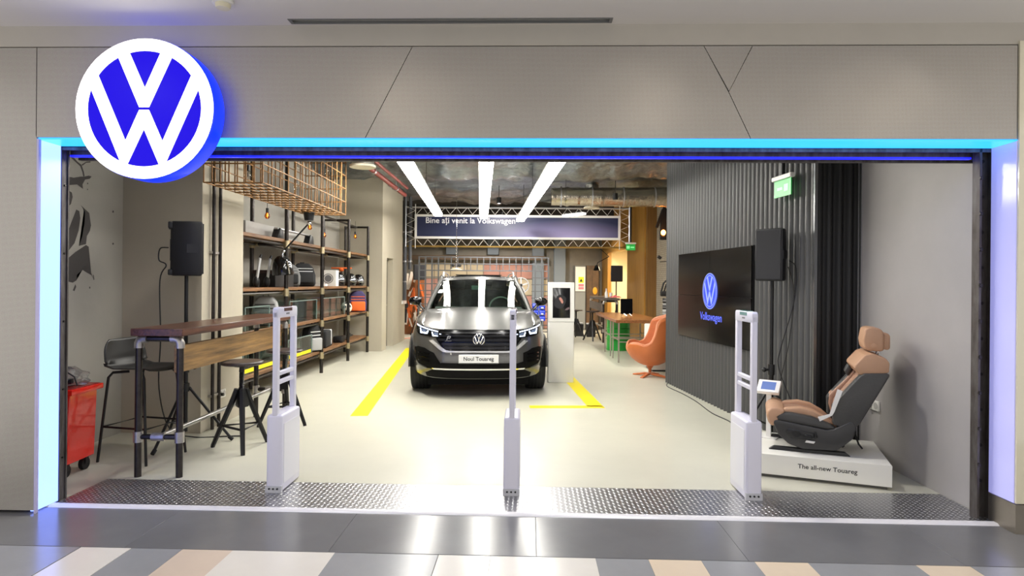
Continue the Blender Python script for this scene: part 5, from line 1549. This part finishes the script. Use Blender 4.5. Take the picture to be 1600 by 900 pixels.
# ================================================================== BANNER AND TRUSS
bn = root('banner', (-2.83, 12.5, 2.73), radians(.4)); tag(bn, 'dark blue welcome banner with white lettering hung in a truss', 'banner')
BW, BH = 5.52, .65
m = M('banner_navy_mauve', (40, 48, 92), .45); nt = m.node_tree; bs_ = nt.nodes['Principled BSDF']
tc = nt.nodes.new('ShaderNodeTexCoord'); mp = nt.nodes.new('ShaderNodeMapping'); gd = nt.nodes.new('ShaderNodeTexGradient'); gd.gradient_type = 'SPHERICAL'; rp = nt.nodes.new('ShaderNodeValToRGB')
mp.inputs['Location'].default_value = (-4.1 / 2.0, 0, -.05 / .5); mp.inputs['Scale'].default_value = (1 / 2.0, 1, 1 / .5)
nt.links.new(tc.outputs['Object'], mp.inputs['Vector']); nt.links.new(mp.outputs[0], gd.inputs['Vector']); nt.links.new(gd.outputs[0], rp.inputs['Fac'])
rp.color_ramp.elements[0].color = lin((30, 38, 76)); rp.color_ramp.elements[1].color = lin((150, 140, 186))  # navy ramps to mauve in a soft round patch at lower right
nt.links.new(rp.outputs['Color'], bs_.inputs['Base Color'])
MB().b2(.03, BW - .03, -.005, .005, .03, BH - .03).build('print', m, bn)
for a in (MB().b2(0, BW, -.02, .02, 0, .06), MB().b2(0, BW, -.02, .02, BH - .06, BH), MB().b2(0, .06, -.02, .02, .06, BH - .06), MB().b2(BW - .06, BW, -.02, .02, .06, BH - .06)):
    a.build('frame_bar', WHITE, bn)
textpart('Bine a\u021bi venit la Volkswagen', 2.40, lambda x, z: (x + .30, -.012, z + .42), 'banner_lettering', M('print_white', (232, 232, 238), .6), bn, gap=.035)
ts = root('lighting_truss', (-3.1, 12.6, 2.52)); tag(ts, 'white lattice truss carrying the blue banner', 'truss')
TW = 6.05
GOLD = M('gold_tube', (166, 136, 76), .4, .7)
for z, mt in ((0.02, GOLD), (1.08, ALU)):
    MB().cyl((0, .15, z), (TW, .15, z), .025, n=8).build('chord', mt, ts)
for x in (0, TW): MB().cyl((x, .05, -.0), (x, .05, 1.1), .018, n=8).build('end_post', ALU, ts)
for x in (.27, TW - .27): MB().cyl((x, 0, -.05), (x, 0, 1.15), .012, n=8).build('end_post', WHITE, ts)
tn = 18
for k in range(tn):
    x0 = .3 + (TW - .6) * k / tn; x1 = .3 + (TW - .6) * (k + .5) / tn; x2 = .3 + (TW - .6) * (k + 1) / tn
    for (za, zb) in ((.20, .02), (.88, 1.08)):
        MB().cyl((x0, 0.0, za), (x1, .15, zb), .006, n=5).build('lattice', WHITE, ts); MB().cyl((x1, .15, zb), (x2, 0.0, za), .006, n=5).build('lattice', WHITE, ts)
for side in (0, 1):
    xa, xb = ((0, .27), (TW, TW - .27))[side]
    for k in range(4):
        MB().cyl((xa, .05, .1 + .25 * k), (xb, 0, .225 + .25 * k), .006, n=5).build('lattice', WHITE, ts); MB().cyl((xb, 0, .225 + .25 * k), (xa, .05, .35 + .25 * k), .006, n=5).build('lattice', WHITE, ts)
    MB().cyl((xa, .05, .9), (xa, .05, 1.5), .008, n=5).build('suspension', ALU, ts)

# ================================================================== CEILING SERVICES
def diffuser(loc, label, r_=.185, h=.55):
    r = root('duct_outlet', loc); tag(r, label, 'air duct', 'round duct outlets')
    MB().cyl((0, 0, .03), (0, 0, h), r_ * .86, n=24).build('duct', M('duct_foil', (176, 172, 164), .28, .95, bump=.4, bscale=12), r)
    MB().lathe([(0, .012), (r_ * .8, .006), (r_, 0), (r_, .03), (0, .03)], 28).build('grille', M('cream_disc', (224, 218, 196), .5), r)
    return r


diffuser((-2.27, 4.75, 3.20), 'round foil duct outlet with cream disc near the cage')
diffuser((1.66, 10.3, 3.30), 'round foil duct outlet hanging right of the banner')
r = root('sprinkler_pipe', (-2.6, 3.2, 3.52)); tag(r, 'red sprinkler pipe running along under the foil ceiling', 'pipe')
RP_ = M('red_pipe', (126, 44, 34), .5)
MB().cyl((0, 0, 0), (0, 6.6, 0), .045, n=12).build('pipe', RP_, r)
MB().cyl((.16, .6, .06), (.16, 6.0, .06), .03, n=10).build('branch_pipe', RP_, r)
for y in (1.5, 3.6, 5.6):
    MB().cyl((0, y, 0), (0, y, .3), .008, n=5).build('hanger', ALU, r); MB().cyl((0, y - .04, 0), (0, y + .04, 0), .056, n=12).build('clamp', ALU, r)
r = root('foil_duct', (.7, 9.9, 3.52)); tag(r, 'large crinkled foil duct crossing below the ceiling at right', 'air duct')
MB().lathe([(.20 + .02 * sin(k * 2.1) + .012 * sin(k * 5.3), k * .09) for k in range(32)], 28, (0, 0, 0), 'x').build('duct', M('duct_foil2', (186, 178, 164), .25, .95, bump=.7, bscale=9), r)
for k in range(4): MB().lathe([(.225, .2 + k * .7), (.228, .23 + k * .7)], 28, (0, 0, 0), 'x').build('band', ALU, r)
# grey riser pipes beyond the wall block
for i, (x, lb) in enumerate([(-3.28, 'grey vertical riser pipe closest to the beige wall block'), (-3.13, 'grey vertical riser pipe, middle of three behind the wall block'), (-2.99, 'grey vertical riser pipe closest to the truss end')]):
    r = root('riser_pipe', (x, 12.75, 0)); tag(r, lb, 'pipe', 'grey riser pipes')
    MB().cyl((0, 0, 1.06 if i < 2 else 1.9), (0, 0, 3.9), .05, n=12).build('pipe', M('pipe_grey', (96, 98, 104), .5), r)
    for z in (1.55, 2.1, 2.9)[(0 if i < 2 else 1):]: MB().cyl((0, 0, z), (0, 0, z + .04), .06, n=12).build('clamp', ALU, r)
MB().b2(-3.5, -3.03, 12.02, 12.5, .98, 1.06).build('ledge', WHITE, bpy.data.objects['wall_low'])

# orange and white painted boards far left
ob = root('painted_boards', (-3.15, 14.3, 0)); tag(ob, 'cluster of orange and white painted boards left of the car', 'artwork')
ORB = M('orange_paint', (222, 104, 40), .6); WHB = M('offwhite_paint', (226, 214, 200), .6); BRB = M('brown_board', (130, 76, 36), .7); YLB = M('ochre_paint', (210, 160, 30), .6); DKB = M('dark_paint_board', (40, 34, 34), .7)
MB().b2(-.30, .30, .06, .10, 0, 1.75).build('backboard', BRB, ob)
rr = random.Random(11)
for k in range(22):
    mt_ = [ORB, WHB, ORB, WHB, ORB, BRB][k % 6]
    MB().box((rr.uniform(-.24, .24), .03 - .0035 * k, rr.uniform(.35, 1.6)), (rr.uniform(.04, .09), .012, rr.uniform(.25, .6)), ry=rr.uniform(-.5, .5)).build('painted_slat', mt_, ob)
MB().prism([(.14, .45), (.30, .40), (.32, .62), (.18, .66)], 'y', -.08, -.06).build('ochre_patch', YLB, ob)
MB().ball((-.22, -.07, .86), (.08, .012, .09), 12, 8).build('dark_patch', DKB, ob)
MB().prism([(-.30, .35), (-.20, .35), (-.18, .75), (-.30, .78)], 'y', -.08, -.06).build('dark_patch', DKB, ob)
mt = root('striped_mat', (-2.95, 12.75, 0), radians(-20)); tag(mt, 'orange and white striped mat on the floor behind the wall block', 'mat')
for k in range(8):
    MB().b2(-.35 + k * .09, -.35 + k * .09 + .085, 0, .8, .001, .006).build('stripe', ORB if k % 2 else WHB, mt)

# ================================================================== THINGS ON THE SMALL-BRICK WALL
r = root('hanging_jacket', (3.46, 10.75, 2.62)); tag(r, 'black jacket hanging high on the small-brick wall', 'jacket')
MB().prism([(-.12, 0), (.10, 0), (.12, .5), (.05, .74), (-.02, .80), (-.08, .72), (-.22, .30), (-.16, .28), (-.10, .46)], 'y', -.05, .05).bevel(.02, 2).build('jacket', BKF, r)
MB().tube([(-.02, 0, .78), (0, 0, .86), (.06, 0, .88)], .006, 5).build('hanger_hook', CHROME, r)
r = root('wall_lantern', (3.36, 10.45, 2.72)); tag(r, 'glowing orange bulb lantern on the small-brick wall', 'lamp')
MB().ball((0, 0, .05), (.055, .055, .065), 16, 10).build('bulb', EMIT('lantern_glow', (255, 150, 60), 22), r)
MB().b2(-.08, .14, -.03, .05, -.12, -.03).bevel(.01, 1).build('base', BLK, r)
MB().b2(.10, .18, -.02, .04, -.1, -.06).build('bracket', BLK, r)
r = root('clip_spot_rail', (3.40, 10.3, 2.08)); tag(r, 'small black rail with two clip spots on the small-brick wall', 'spotlight')
MB().cyl((-.15, 0, 0), (.15, 0, .02), .008, n=6).build('rail', BLKM, r)
for x in (-.16, .10): MB().box((x, 0, .10), (.09, .07, .07), ry=.6).bevel(.01, 1).build('clip_spot', BLK, r)
r = root('red_garment', (3.47, 10.2, 1.62)); tag(r, 'red garment hanging beside the corrugated wall corner', 'clothing')
MB().prism([(-.06, 0), (.08, 0), (.08, .70), (.02, .70)], 'y', -.03, .03).bevel(.015, 2).build('garment', REF, r)
MB().tube([(.05, 0, .69), (.05, 0, .74)], .006, 5).build('loop', BLK, r)
r = root('black_harness', (3.36, 10.25, 1.28)); tag(r, 'black strap harness hanging below the red garment', 'harness')
MB().b2(-.10, .10, -.05, .05, 0, .12).bevel(.02, 2).build('pouch', BKF, r)
MB().tube([(-.09, 0, .08), (-.03, 0, .30), (.03, 0, .36), (.09, 0, .34)], .022, 6).build('strap', BKF, r)
MB().tube([(-.02, 0, .10), (.03, 0, .28), (.09, 0, .30)], .018, 6).build('strap', BKF, r)
for i, (z, c, h_) in enumerate([(0, BLK, .10), (.10, LGF, .12), (.22, BLK, .10), (.32, LGF, .04), (.36, BLK, .12)]):
    r = root('stacked_roll', (3.42, 10.2, .76 + z)) if True else None
    tag(r, '%s roll in the stack below the black harness, %s' % (['black', 'pale grey', 'black', 'thin pale grey', 'black'][i], ['bottom one', 'second from below', 'middle one', 'second from top', 'top one'][i]), 'roll', 'rolls stacked by the brick wall')
    MB().lathe([(0, 0), (.115, 0), (.12, .01), (.12, h_ - .012), (.115, h_ - .002), (0, h_ - .002)], 20).build('roll', c, r)
    MB().lathe([(.121, h_ * .4), (.1225, h_ * .4), (.1225, h_ * .6), (.121, h_ * .6)], 20).build('band', GYF, r)
r = root('wall_plinth', (3.42, 10.2, 0)); tag(r, 'plain dark stand carrying the stacked rolls', 'stand')
MB().b2(-.12, .12, -.12, .12, 0, .74).build('column', BLKM, r); MB().b2(-.125, .125, -.125, .125, .74, .76).build('top', M('plinth_top', (90, 90, 90), .5), r)
